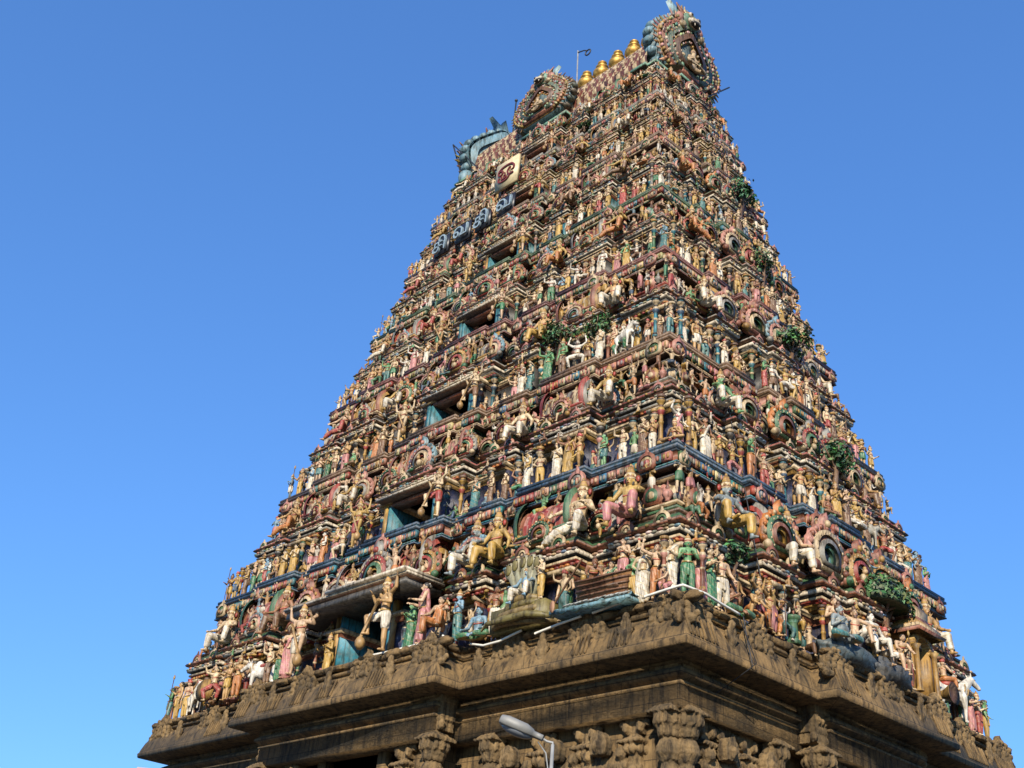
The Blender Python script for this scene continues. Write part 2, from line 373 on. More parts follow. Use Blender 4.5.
# ------------------------------------------------------------------ statue library (unit stature, faces -y, feet/seat at z=0)
def nrm(v): v=np.array(v,float); return v/np.linalg.norm(v)
POSES={ # legs: (thigh,shin) for x<0 then x>0 ; arms the same ; hands
 'joined':dict(legs=[((-.06,0,-1),(0,.02,-1)),((.06,0,-1),(0,.02,-1))],arms=[((-.35,-.1,-1),(.75,-.75,.45)),((.35,-.1,-1),(-.75,-.75,.45))]),
 'raised':dict(hx=.03,legs=[((-.08,-.02,-1),(-.02,.03,-1)),((.1,-.1,-1),(.04,.1,-1))],arms=[((-.7,-.1,.3),(.15,-.3,1)),((.4,-.05,-1),(.1,-.6,-.7))]),
 'hip':dict(hx=-.03,legs=[((-.05,0,-1),(0,.02,-1)),((.16,-.1,-1),(.03,.1,-1))],arms=[((-.7,.1,-.8),(.85,-.35,-.5)),((.3,-.1,-1),(.2,-.8,.3))]),
 'staff':dict(legs=[((-.1,0,-1),(-.02,.02,-1)),((.1,-.05,-1),(.03,.05,-1))],arms=[((-.6,-.2,-.7),(-.3,-.75,.55)),((.35,0,-1),(.05,-.25,-1))],staff=True),
 'lowered':dict(legs=[((-.06,0,-1),(0,.02,-1)),((.08,-.08,-1),(0,.08,-1))],arms=[((-.25,0,-1),(-.02,-.3,-1)),((.28,0,-1),(-.1,-.7,-.5))]),
 'offering':dict(legs=[((-.05,0,-1),(0,.02,-1)),((.07,-.06,-1),(0,.06,-1))],arms=[((-.2,-.35,-1),(.25,-1,.1)),((.2,-.35,-1),(-.25,-1,.1))],yaw=.5),
 'dance':dict(pz=.44,legs=[((-.8,-.35,-.55),(.35,.1,-1)),((.8,-.35,-.55),(-.3,.1,-1))],arms=[((-.9,-.1,.25),(-.2,-.4,.9)),((.9,-.1,-.1),(-.2,-.9,-.2))]),
 'leglift':dict(hx=.03,legs=[((-.75,-.75,.0),(.25,.1,-1)),((.06,0,-1),(.02,.04,-1))],arms=[((-.8,-.15,-.3),(.1,-.6,.8)),((.55,-.1,-.9),(-.7,-.7,.1))],arms2=[((-.75,.1,.45),(-.1,-.1,1)),((.8,.1,.4),(.15,-.1,1))],club=True),
 'crosslegged':dict(pz=.085,legs=[((-.85,-.55,-.06),(.95,-.25,-.03)),((.85,-.55,-.02),(-.95,-.25,-.03))],arms=[((-.35,-.1,-1),(.75,-.75,.5)),((.35,-.1,-1),(-.75,-.75,.5))]),
 'meditating':dict(pz=.085,legs=[((-.85,-.55,-.06),(.95,-.25,-.03)),((.85,-.55,-.02),(-.95,-.25,-.03))],arms=[((-.4,-.1,-1),(.0,-.9,-.45)),((.4,-.1,-1),(.0,-.9,-.45))]),
 'sitting':dict(pz=.075,lean=(.06,.05,1),legs=[((-.3,-.95,.02),(.05,-.1,-1)),((.50,-.72,.52),(.05,-.20,-1))],arms=[((-.55,-.25,-.8),(-.1,-.8,-.35)),((.60,-.45,-.45),(.25,-.75,-.3))]),
 'sittingboth':dict(pz=.07,legs=[((-.35,-.93,.03),(-.05,-.15,-1)),((.35,-.93,.03),(.1,-.05,-1))],arms=[((-.5,-.3,-.8),(.1,-.8,-.3)),((.6,.05,-.8),(.25,-.45,-.85))]),
 'stretched':dict(pz=.10,legs=[((-.85,-.45,-.35),(-.75,-.2,-.65)),((.45,-.85,.15),(-.1,-.05,-1))],arms=[((-.85,-.1,-.4),(-.7,-.5,-.4)),((.55,-.2,-.8),(-.2,-.8,.2))],lean=(.12,0,1)),
 'overhead':dict(pz=.40,legs=[((-.7,-.55,-.45),(.25,.25,-1)),((.7,-.55,-.45),(-.25,.25,-1))],arms=[((-.75,-.1,.5),(.25,.05,1)),((.75,-.1,.5),(-.25,.05,1))]),
 'bending':dict(pz=.30,lean=(.15,-.5,.85),legs=[((-.35,-.9,.05),(.05,.35,-1)),((.35,-.75,-.4),(.1,.45,-.9))],arms=[((-.2,-.5,-.85),(.1,-.8,-.5)),((.25,-.5,-.85),(-.1,-.8,-.5))]),
}
def joints(p):
    pz=p.get('pz',.525); hx=p.get('hx',0.); P=np.array([hx,0,pz]); sp=nrm(p.get('lean',(-hx*1.0,-.02,1)))
    C=P+.20*sp; N=P+.305*sp; side=nrm(np.cross(sp,(0,1,0))); side=side if side[0]>0 else -side
    J=dict(P=P,C=C,N=N,sp=sp,side=side); J['H']=N+.055*sp+.03*np.array((0,-.2,1))
    for i,s in enumerate((-1,1)):
        h=P+side*s*.052-sp*.01; t,q=p['legs'][i]; k=h+.25*nrm(t); a=k+.235*nrm(q); J['h%d'%i],J['k%d'%i],J['a%d'%i]=h,k,a
        sh=P+.285*sp+side*s*.118; u,f=p['arms'][i]; e=sh+.165*nrm(u); wr=e+.14*nrm(f); J['s%d'%i],J['e%d'%i],J['w%d'%i]=sh,e,wr; J['hd%d'%i]=nrm(f)
        if 'arms2' in p:
            u,f=p['arms2'][i]; e=sh+.16*nrm(u); J['s%d'%(i+2)]=sh; J['e%d'%(i+2)]=e; J['w%d'%(i+2)]=e+.14*nrm(f); J['hd%d'%(i+2)]=nrm(f)
    return J
def remesh(parts,vox,smooth=2):
    mb=MB()
    for p in parts: mb.add(p,WHITE)
    me=mb.mesh('tmp'); o=bpy.data.objects.new('tmp',me); COL.objects.link(o)
    m=o.modifiers.new('r','REMESH'); m.mode='VOXEL'; m.voxel_size=vox
    if smooth:
        m=o.modifiers.new('s','SMOOTH'); m.factor=.5; m.iterations=smooth
    dg=bpy.context.evaluated_depsgraph_get(); r=bpy.data.meshes.new_from_object(o.evaluated_get(dg))
    V=np.empty(len(r.vertices)*3,'f'); r.vertices.foreach_get('co',V); V=V.reshape(-1,3).astype(float)
    F={3:[],4:[]}; li=np.empty(len(r.loops),'i'); r.loops.foreach_get('vertex_index',li)
    st=np.empty(len(r.polygons),'i'); r.polygons.foreach_get('loop_start',st); tt=np.empty(len(r.polygons),'i'); r.polygons.foreach_get('loop_total',tt)
    out={}
    for k in (3,4):
        s=st[tt==k]
        if len(s): out[k]=li[s[:,None]+np.arange(k)]
    bpy.data.objects.remove(o); bpy.data.meshes.remove(me); bpy.data.meshes.remove(r)
    return (V,out)
def body_parts(p,J,female,fat=1.):
    A=[]; P,C,N,H,sp=J['P'],J['C'],J['N'],J['H'],J['sp']
    A+= [ell(P,(.092*fat,.068*fat,.07)),capsule(P+.02*sp,P+.12*sp,.074*fat,.066*fat),capsule(P+.12*sp,P+.24*sp,.068*fat,.082),
         capsule(J['s0']-.02*J['side']*-1,J['s1']-.02*J['side'],.042,.042),ell(C+.03*sp,(.098,.068,.085)),capsule(N-.03*sp,H-.02*sp,.034,.030)]
    if fat>1.2: A.append(ell(P+.08*sp+np.array((0,-.05,0)),(.11,.09,.10)))
    A+= [ell(H+np.array((0,0,.012)),(.052,.060,.068),SPHH),ell(H+np.array((0,-.018,-.03)),(.036,.038,.038)),capsule(H+np.array((0,-.055,.015)),H+np.array((0,-.072,-.012)),.007,.011,6),
         ell(H+np.array((-.054,.004,-.004)),(.009,.014,.026)),ell(H+np.array((.054,.004,-.004)),(.009,.014,.026)),
         capsule(H+np.array((-.016,-.052,-.034)),H+np.array((.016,-.052,-.034)),.008,.008,6)]
    if female:
        for s in (-1,1): A.append(ell(C+.02*sp+J['side']*s*.042+np.array((0,-.062,0)),(.038,.038,.038)))
    for i in range(2):
        h,k,a=J['h%d'%i],J['k%d'%i],J['a%d'%i]
        A+= [capsule(h,k,.064*fat,.043),capsule(k,k*.55+a*.45,.043,.042),capsule(k*.55+a*.45,a,.040,.025)]
        f=nrm((J['a%d'%i]-J['k%d'%i])); fd=nrm(np.array([(-1 if i==0 else 1)*.25,-1,-.05])) if abs(f[2])>.5 else nrm(f*.6+np.array([0,-.6,-.25]))
        heel=a+np.array((0,.012,-.022)) if abs(f[2])>.5 else a
        A+= [capsule(heel,a+fd*.055+np.array((0,0,-.024)),.023,.021),capsule(a+fd*.055+np.array((0,0,-.026)),a+fd*.085+np.array((0,0,-.030)),.020,.013)]
    for i in range(4 if 'arms2' in p else 2):
        s,e,w=J['s%d'%i],J['e%d'%i],J['w%d'%i]; d=J['hd%d'%i]
        A+= [capsule(s,e,.038,.028),capsule(e,e*.6+w*.4,.029,.029),capsule(e*.6+w*.4,w,.028,.019)]
        # hand: palm, four fingers, thumb
        sd=nrm(np.cross(d,(0.2,.9,.3))); nn=np.cross(sd,d); pc=w+d*.026
        A.append((np.array(ell((0,0,0),(.023,.012,.030))[0])@np.array([sd,nn,d])+pc,SPH[1]))
        for q in range(4):
            b=pc+d*.022+sd*(q-1.5)*.0125; L=[.030,.037,.035,.026][q]; m=b+d*L*.6-nn*.004; A+= [capsule(b,m,.0075,.007,6),capsule(m,m+d*L*.4-nn*.014,.007,.0055,6)]
        b=pc-sd*.018-d*.006; A.append(capsule(b,b-sd*.020+d*.022-nn*.006,.0085,.0065,6))
    return A
def face_islands(J):
    H=J['H']; mb=MB()
    for s in (-1,1):
        mb.add(ell(H+np.array((s*.020,-.053,.014)),(.012,.007,.0065)),WHITE); mb.add(ell(H+np.array((s*.020,-.058,.014)),(.0055,.0045,.006)),BLACK)
        mb.add(capsule(H+np.array((s*.008,-.058,.030)),H+np.array((s*.034,-.050,.031)),.0035,.0025,5),BLACK)
    mb.add(capsule(H+np.array((-.014,-.060,-.034)),H+np.array((.014,-.060,-.034)),.0045,.0045,5),(.35,.05,.04))
    mb.add(ell(H+np.array((0,-.062,.040)),(.005,.003,.007)),RED)
    return mb
def garment_parts(kind,p,J):
    A=[]; P,sp=J['P'],J['sp']
    A+= [ell(P+.0*sp,(.104,.080,.072)),capsule(P,P+.05*sp,.082,.074)]
    if kind in ('dhoti','kilt','trousers'):
        for i in range(2):
            h,k,a=J['h%d'%i],J['k%d'%i],J['a%d'%i]
            A.append(capsule(h,k if kind!='kilt' else h*.35+k*.65,.076,.060 if kind!='kilt' else .070))
            if kind!='kilt': A.append(capsule(k,k*.22+a*.78,.059,.048))
        A.append(capsule(P+np.array((0,-.07,.0)),P*.4+(J['k0']+J['k1'])/2*.6+np.array((0,-.075,-.02)),.03,.022,6))
    else: # sari / skirt
        for i in range(2):
            h,k,a=J['h%d'%i],J['k%d'%i],J['a%d'%i]
            A+= [capsule(h,k,.078,.064),capsule(k,k*.1+a*.9,.064,.060)]
        m=(J['a0']+J['a1'])/2; km=(J['k0']+J['k1'])/2
        if p.get('pz',.5)>.35:
            A+= [capsule(P-.03*sp,km,.09,.078),capsule(km,m*.92+km*.08,.078,.085)]
            for q in range(7):
                x=(q-3)*.024; A.append(capsule(km+np.array((x,-.072,.05)),m+np.array((x*1.3,-.078,.03)),.010,.014,6))
    if kind=='sari':
        side=J['side']; s1=J['s1']
        A+= [capsule(P+.02*sp-side*.07+np.array((0,-.05,0)),J['C']+np.array((0,-.075,.0)),.035,.03),capsule(J['C']+np.array((0,-.075,0)),s1+np.array((0,-.02,.03)),.03,.032),
             capsule(s1+np.array((0,.02,.03)),P+side*.06+np.array((0,.085,-.12)),.032,.04),ell(J['C']+np.array((0,-.02,.015)),(.105,.085,.055))]
    return A
LIB={}
def lib(kind,pose,arg=None,low=False):
    """prim with colours, cached"""
    key=(kind,pose,arg,low)
    if key in LIB: return LIB[key]
    p=POSES[pose]; J=joints(p)
    if kind=='body':
        fem=arg=='f'; q=remesh(body_parts(p,J,fem,1.5 if arg=='fat' else 1.),.030 if low else .0085,1 if low else 2)
        mb=MB(); mb.add(q,rgba((1,1,1),1.))
        if not low:
            mb.add(face_islands(J).prim())
            for i in range(2):
                for a,b,t,rr in (('s','e',.45,.038),('e','w',.88,.026)): mb.add(ell(J[a+str(i)]*(1-t)+J[b+str(i)]*t,(rr,rr,.014),SPHL),GOLD)
        r=mb.prim()
    elif kind=='garment':
        V,F=remesh(garment_parts(arg,p,J),.032 if low else .011,1)
        if not low:
            an=np.arctan2(V[:,1]-.0,V[:,0]); fr=np.sin(V[:,0]*150+V[:,2]*26)*.0045*np.clip((V[:,2].max()-V[:,2])/.25,0,1); cen=V.mean(axis=0); dv_=V-cen; dv_[:,2]=0; dv_/=np.linalg.norm(dv_,axis=1)[:,None]+1e-6; V=V+dv_*fr[:,None]
        zmin=V[:,2].min(); C={}
        for k,f in F.items():
            c=V[f].mean(axis=1); col=np.tile(np.array(rgba((1,1,1),1.)),(len(f),1))
            if not low:
                fold=np.sin((c[:,0]*1.0+c[:,2]*.25)*95)*.5+.5
                hem=(c[:,2]-zmin<.022); col[hem]=rgba(GOLD,0)
                if arg in('sari','dhoti'): 
                    st=(np.mod(c[:,2]*1.0+c[:,0]*.6,.11)<.012); col[st]=rgba((.75,.62,.35),.75)
            C[k]=col
        r=(V,F,C)
    elif kind in ('necklace','belt'):
        mb=MB(); N,P,sp=J['N'],J['P'],J['sp']
        def ring_(c,ra,rb,t,col,ax=None):
            mb.add(tube([np.array(c)+np.array((ra*math.cos(a),rb*math.sin(a),-(.5*rb*(1-math.sin(a)) if ax else 0))) for a in np.linspace(0,2*PI,15)[:-1]],t,5,True),col)
        if kind=='necklace': ring_(N-.040*sp,.068,.060,.016,GOLD,1); ring_(N-.06*sp,.078,.070,.012,(.42,.10,.06),1)
        else: ring_(P+.055*sp,.088,.078,.013,GOLD); mb.add(ell(P+.05*sp+np.array((0,-.088,0)),(.03,.016,.022),SPHL),CREAM)
        r=mb.prim()
    elif kind=='held':
        mb=MB()
        if p.get('staff'):
            w=J['w0']+J['hd0']*.035; mb.add(lathe([(.012,0,BROWN),(.012,1.08,BROWN),(.03,1.1,GOLD),(.03,1.14,GOLD),(.01,1.2,GOLD)],7),None,T(w[0],w[1],0))
        if p.get('club'):
            w=J['w1']+J['hd1']*.03; b=np.array((-.20,-.22,.02)); P_=[w+np.array((0,0,.05)),b+np.array((0,0,.20)),b+np.array((0,0,.17)),b+np.array((0,0,.12)),b+np.array((0,0,.06)),b+np.array((0,0,.01))]; mb.add(tube(P_,[.02,.024,.055,.078,.072,.03],9),(.34,.20,.07))
        r=mb.prim()
    elif kind=='head':
        mb=MB(); g=lambda c: rgba(c)
        if arg=='crown': mb.add(lathe([(.056,.02,OCHRE),(.068,.03,CREAM),(.064,.055,BRICK),(.058,.06,OCHRE),(.060,.085,CREAM),(.050,.095,BROWN),(.048,.115,OCHRE),(.036,.125,PINK),(.032,.145,OCHRE),(.014,.16,BROWN),(.012,.185,OCHRE)],12)); mb.add(ell((0,.02,-.01),(.062,.05,.06)),BLACK)
        elif arg=='tallcrown':
            mb.add(lathe([(.056,.02,GOLD),(.072,.03,CREAM),(.068,.055,BRICK),(.060,.06,GOLD),(.060,.09,CREAM),(.052,.10,BROWN),(.050,.135,GOLD),(.040,.145,PINK),(.036,.175,OCHRE),(.018,.195,BROWN),(.012,.225,GOLD)],12)); mb.add(ell((0,.025,-.015),(.070,.055,.075)),BLACK)
            for q in range(7): mb.add(ell((.064*math.cos(PI*1.5+(q-3)*.5),.064*math.sin(PI*1.5+(q-3)*.5),.055),(.016,.016,.022),SPHL),GOLD if q%2 else CREAM)
            mb.add(prism([(-.10,-.06),(-.125,.04),(-.08,.11),(0,.15),(.08,.11),(.125,.04),(.10,-.06)],.05,.065),(.30,.17,.07))
            for s in (-1,1): mb.add(ell((s*.075,0,-.05),(.02,.02,.035),SPHL),GOLD); mb.add(ell((s*.085,.03,.03),(.03,.02,.045),SPHL),RED)
        elif arg=='bun': mb.add(ell((0,.012,.03),(.058,.060,.062),SPHH),BLACK); mb.add(ell((.0,.066,.03),(.04,.035,.04)),BLACK); mb.add(ell((0,.05,.065),(.045,.02,.02),SPHL),WHITE)
        elif arg=='turban': mb.add(ell((0,.006,.055),(.072,.074,.045),SPHH),rgba((.5,.09,.07))); mb.add(ell((0,-.01,.09),(.05,.05,.035)),rgba((.55,.12,.1)))
        elif arg=='topknot': 
            mb.add(ell((0,.014,.034),(.059,.061,.058),SPHH),BROWN); mb.add(ell((0,.01,.105),(.035,.035,.04)),BROWN); mb.add(ell((0,-.035,-.055),(.034,.026,.05)),BROWN)
        elif arg=='hair': mb.add(ell((0,.014,.030),(.060,.062,.062),SPHH),BLACK); mb.add(ell((0,.05,-.03),(.055,.035,.06)),BLACK)
        V,F,C=mb.prim(); r=(V+J['H']+np.array((0,0,.0)),F,C)
    LIB[key]=r; return r
MESH={}
def mesh_of(kind,pose,arg=None):
    k=(kind,pose,arg)
    if k not in MESH: MESH[k]=to_mesh(lib(kind,pose,arg),{'body':'statue_body','garment':'garment','necklace':'necklace','belt':'belt','held':'staff','head':arg}[kind],True,M_ST)
    return MESH[k]
def recol(prim,tint):
    V,F,C=prim; D_={}
    t=np.array(tint[:3])
    for k,c in C.items():
        c=c.copy(); a=c[:,3:4]; c[:,:3]=c[:,:3]*(1-a)+c[:,:3]*t*a; c[:,3]=0; D_[k]=c
    return (V,F,D_)
SKIN={'cream':(.60,.45,.27),'ochre':(.44,.26,.10),'pale pink':(.54,.36,.22),'brown':(.27,.12,.055),'blue':(.17,.30,.40),'green':(.12,.29,.12),'white':(.64,.59,.50),'golden':(.44,.28,.075),'grey':(.20,.24,.25)}
CLOTH={'red':(.34,.05,.04),'green':(.04,.17,.075),'yellow':(.46,.28,.055),'white':(.62,.56,.46),'pink':(.48,.19,.19),'blue':(.04,.085,.155),'orange':(.44,.16,.04),'brown':(.17,.085,.04),'teal':(.05,.18,.18)}
CLW=['white']*7+['yellow']*5+['pink']*2+['red']*2+['orange']*2+['brown']*4+['green']*3+['blue','teal','teal']
HEADNAME={'crown':'crown','tallcrown':'crown','bun':'hair','turban':'turban','topknot':'hair','hair':'hair'}
POSETXT={'joined':'palms joined','raised':'one arm raised','hip':'hand on hip','staff':'holding a staff','lowered':'arms lowered','offering':'hands held out','dance':'dancing','leglift':'with lifted leg and club','crosslegged':'cross-legged, palms joined','meditating':'cross-legged','sitting':'one knee raised','sittingboth':'both legs hanging','stretched':'leg stretched aside','overhead':'squatting, arms overhead','bending':'bending forward'}
TIERTXT=['lowest ledge','second ledge','third ledge','fourth ledge','fifth ledge','sixth ledge','seventh ledge']
FACETXT={'F':'left face','R':'right face'}
USED=set()
def statue(pose,M,skin,garment,gcol,head,name,label,group,sex='m',merged=False,cat='statue'):
    if label in USED: print('DUP LABEL',label)
    USED.add(label)
    if merged:
        k=('merged',pose,garment,gcol,head,sex)
        if k not in MESH:
            mb=MB(); mb.add(lib('body',pose,sex)); mb.add(recol(lib('garment',pose,garment),CLOTH[gcol])); mb.add(lib('necklace',pose)); mb.add(lib('belt',pose)); mb.add(lib('head',pose,head))
            if POSES[pose].get('club') or POSES[pose].get('staff'): mb.add(lib('held',pose))
            MESH[k]=mb.mesh('statue',True,M_ST)
        return tag(obj(name,MESH[k],None,M,SKIN[skin]),label,cat,group)
    o=tag(obj(name,mesh_of('body',pose,sex),None,M,SKIN[skin]),label,cat,group)
    obj('garment' if garment!='sari' else 'sari',mesh_of('garment',pose,garment),o,None,CLOTH[gcol])
    obj('necklace',mesh_of('necklace',pose),o,None,(1,1,1)); obj('belt',mesh_of('belt',pose),o,None,(1,1,1))
    if POSES[pose].get('club') or POSES[pose].get('staff'): obj('club' if POSES[pose].get('club') else 'staff',mesh_of('held',pose),o,None,(1,1,1))
    obj(HEADNAME[head],mesh_of('head',pose,head),o,None,(1,1,1))
    return o
SMALL=MB()     # the many little figures nobody could count
def small_fig(pose,M,skin,garment,gcol,head):
    SMALL.add(recol(lib('body',pose,'m',True),SKIN[skin]),None,M); SMALL.add(recol(lib('garment',pose,garment,True),CLOTH[gcol]),None,M)
    V,F,C=lib('head',pose,head); SMALL.add((V,F,C),None,M)

# ------------------------------------------------------------------ the gopuram
TOWER=tag(bpy.data.objects.new('temple_tower',None),'tall pyramidal temple gateway tower crowded with painted sculpture on a brown stone base','temple tower'); COL.objects.link(TOWER)
UP=T(0,0,Z0)
def part(name,mb,parent=None,mat=None,smooth=False,label=None):
    o=obj(name,mb.mesh(name,smooth,mat or M_P),parent or TOWER); 
    if label: o['label']=label
    return o
def jit(c,a=.12): return tuple(max(0,x*(1+random.uniform(-a,a))) for x in c)

FS_BASE=[(0,.398,.70)]; SS_BASE=[(0,.366,.48)]
# ---- stone base
def worn(m,name,vox):
    V,F=remesh([m.prim()[:2]],vox,1); rr=np.random.default_rng(len(V))
    V=V+.008*np.sin(V[:,[1,2,0]]*37)+.006*np.sin(V[:,[2,0,1]]*71); me=MB().add((V,F),(1,1,1)).mesh(name,True,M_S); return me
def build_base():
    P=outline(10,6.559,FS_BASE,SS_BASE)
    st=(1,1,1)
    pr=[(-.75,-.045),(-.02,-.02),(0,.0),(.015,.10),(-.015,.13),(-.03,.20),(-.10,.40),(-.22,.60),(-.34,.71),(-.34,.75),(-.27,.76),(-.27,.82),(-.36,.83),(-.36,.86),(-.29,.88),(-.24,.95),(-.28,1.02),(-.34,1.05),(-1.9,1.055)]
    mb=MB(); mb.add(sweep(P,[(o,z,st) for o,z in pr]),None,UP)
    # carved fluting panels and rough yali frieze along the cornice
    for face,H in (('F',10),('R',6.559)):
        segs=face_pts(H,FS_BASE if face=='F' else SS_BASE)
        for a,b,p in segs:
            s=a+.15
            while s<b-.15:
                L=random.uniform(.5,1.1)
                for q in range(int(L/.11) if random.random()<.4 else 0):
                    x=s+q*.11
                    if x>b-.15: break
                    mb.add(capsule((x,.022,.22),(x,.140,.58),.034,.030,5),st,FM(face,0,p,0,1,0,0))
                s+=L+random.uniform(.25,.5)
            s=a+.08
            while s<b-.05:          # worn little beasts in a row under the statues
                r=random.uniform(.10,.19)
                if random.random()<.75:
                    Mx=FM(face,s,p,0,1,0,0)
                    v=SPHH[0].copy(); v=v*(1+.22*np.sin(v[:,[1]]*5+s*9)*np.cos(v[:,[2]]*6+s*5)); mb.add((v*np.array((r*1.3,.13,random.uniform(.07,.11)))+np.array((0,.27,.93)),SPHH[1]),st,Mx)
                s+=r*1.7
    base=part('stone_cornice',mb,mat=M_SW)
    # horseshoe arches of stone that break the top edge
    def stone_arch():
        m=MB(); u=T(0,0,.45)
        o=arc_pts(.62,18,-50,230); i_=arc_pts(.30,14,-50,230)
        m.add(prism([(x*(1.1),z) for x,z in o],.30,-.02),st,u)
        for k,(x,z) in enumerate(arc_pts(.56,11,-40,220)): m.add(ell((x*1.08,-.03,z),(.12,.10,.11)),st,u@T(0,0,0))
        for k,(x,z) in enumerate(arc_pts(.33,9,-40,220)): m.add(ell((x,-.08,z),(.08,.06,.08),SPHL),st,u)
        m.add(ell((0,-.03,-.12),(.2,.12,.16)),st,u); m.add(ell((0,-.08,.1),(.13,.1,.13)),st,u)
        m.add(prism([(-.2,.5),(-.12,.72),(0,.86),(.12,.72),(.2,.5)],.25,.0),st,u)
        for s in (-1,1): m.add(ell((s*.66,.02,-.34),(.2,.14,.17)),st,u); m.add(ell((s*.86,.06,-.2),(.12,.1,.12)),st,u)
        return worn(m,'stone_arch',0.035)
    sa=stone_arch()
    def palm():
        m=MB()
        for k in range(5): m.add(capsule((0,0,.05),((k-2)*.11,-.03,.62-abs(k-2)*.1),.07,.055,6),st)
        m.add(ell((0,-.03,.62),(.1,.1,.14)),st); m.add(box(-.2,.2,-.03,.1,.0,.1),st); m.add(ell((0,-.06,.25),(.09,.07,.1),SPHL),st)
        return worn(m,'stone_leaf',0.03)
    pl=palm()
    for face,ss in (('F',[-9.3,-6.6,-4.6,-3.4,-1.2,1.2,3.4,5.2,7.4,9.45]),('R',[-6.05,-4.1,-2.0,0,2.0,4.1,6.05])):
        H=10 if face=='F' else 6.559
        for k,s in enumerate(ss):
            p=[q for a,b,q in face_pts(H,FS_BASE if face=='F' else SS_BASE) if a<=s<=b][0]
            obj('stone_arch',sa,base,FM(face,s,p-.20,.42,(.70,.6,.60),0,0))
        for s in ([-8,-5.6,-2.3,0,2.3,4.4,6.3,8.5] if face=='F' else [-5.1,-3.1,-1,1,3.1,5.1]):
            p=[q for a,b,q in face_pts(H,FS_BASE if face=='F' else SS_BASE) if a<=s<=b][0]
            obj('stone_leaf',pl,base,FM(face,s,p-.10,.20,(.8,.7,.85),0,0))
    # wall below
    fsw=[(0,.13,-3.2),(.13,.398,.70)]
    Pw=outline(10,6.559,FS_BASE,SS_BASE); Pn=outline(10,6.559,fsw,SS_BASE)
    mb=MB()
    pr=[(-1.15,-.72),(-.93,-.72),(-.93,-.655),(-1.0,-.64),(-1.0,-.60)]
    roll=[(-.98+.16*math.sin(PI*i/8),-.60+.30*i/8) for i in range(9)]
    roll=[(-.66+.15*math.sin(PI*i/8),-.40+.24*i/8) for i in range(9)]
    pr=[(-1.2,-.92),(-.64,-.92),(-.64,-.49),(-.60,-.48),(-.60,-.44),(-.68,-.42)]+roll+[(-.70,-.14),(-.70,-.10),(-.60,-.09),(-.60,-.05),(-.75,-.04),(-.75,.1)]
    mb.add(sweep(Pw,[(o,z,st) for o,z in pr]),None,UP)
    lower=part('stone_entablature',mb,mat=M_SW)
    mb=MB(); pr=[(-.6,-Z0-.02),(-.6,-7.2),(-.75,-7.1),(-.7,-6.9),(-.7,-6.6),(-.85,-6.5),(-.85,-6.2),(-.98,-6.1),(-.98,-.85)]
    mb.add(sweep(Pn,[(o,z,st) for o,z in pr]),None,UP)
    for s in (-1,1): mb.add(box(s*1.15-.15,s*1.15+.15,-6.2,-5.95,-6,-.93),st,UP)
    wall=part('stone_wall',mb,mat=M_SW)
    # column with block bracket, abacus, lotus and bulb
    def column():
        m=MB()
        m.add(box(-.40,.40,-.06,.5,-.58,-.26),st); m.add(box(-.36,.36,-.02,.5,-.95,-.60),st)
        for k in range(-1,2): m.add(ell((k*.2,-.04,-.72),(.10,.07,.09),SPHL),st)
        m.add(box(-.30,.30,0,.5,-1.16,-.97),st)
        for s in (-1,1): m.add(ell((s*.34,.05,-1.06),(.1,.12,.1)),st)
        m.add(lathe([(.0,-1.18,st),(.20,-1.18,st),(.62,-1.33,st),(.64,-1.38,st),(.40,-1.40,st)],4,True,PI/4),None,T(0,.12,0))
        V=[];
        for k in range(12):
            a=2*PI*k/12; m.add(ell((.36*math.cos(a),.12+.36*math.sin(a),-1.50),(.12,.12,.13),SPHL),st)
        m.add(lathe([(.30,-1.8,st),(.36,-1.66,st),(.42,-1.5,st),(.38,-1.40,st)],14),None,T(0,.12,0))
        m.add(lathe([(.20,-2.26,st),(.29,-2.2,st),(.36,-2.08,st),(.36,-1.98,st),(.28,-1.86,st),(.20,-1.80,st)],14),None,T(0,.12,0))
        m.add(lathe([(.22,-6.1,st),(.22,-2.66,st),(.27,-2.62,st),(.27,-2.54,st),(.22,-2.5,st),(.25,-2.44,st),(.25,-2.34,st),(.21,-2.26,st)],10),None,T(0,.12,0))
        m.add(box(-.3,.3,-.1,.5,-6.4,-6.0),st)
        return worn(m,'stone_column',.02)
    cm=column()
    def bracket():
        m=MB()
        m.add(box(-.30,.30,0,.4,-1.62,-1.30),st)
        for s in (-1,1): m.add(ell((s*.24,-.03,-1.5),(.13,.10,.11)),st); m.add(ell((s*.4,.05,-1.42),(.12,.1,.08)),st)
        m.add(lathe([(.0,-1.64,st),(.2,-1.64,st),(.52,-1.74,st),(.53,-1.79,st),(.34,-1.80,st)],4,True,PI/4),None,T(0,.15,0))
        for k in range(10):
            a=2*PI*k/10; m.add(ell((.29*math.cos(a),.15+.29*math.sin(a),-1.89),(.10,.10,.11),SPHL),st)
        m.add(lathe([(.17,-2.5,st),(.27,-2.42,st),(.29,-2.25,st),(.2,-2.1,st),(.24,-2.0,st),(.33,-1.86,st)],12),None,T(0,.15,0))
        m.add(lathe([(.18,-6.1,st),(.18,-2.8,st),(.22,-2.75,st),(.22,-2.6,st),(.17,-2.5,st)],10),None,T(0,.15,0))
        return worn(m,'stone_bracket',.02)
    bm=bracket()
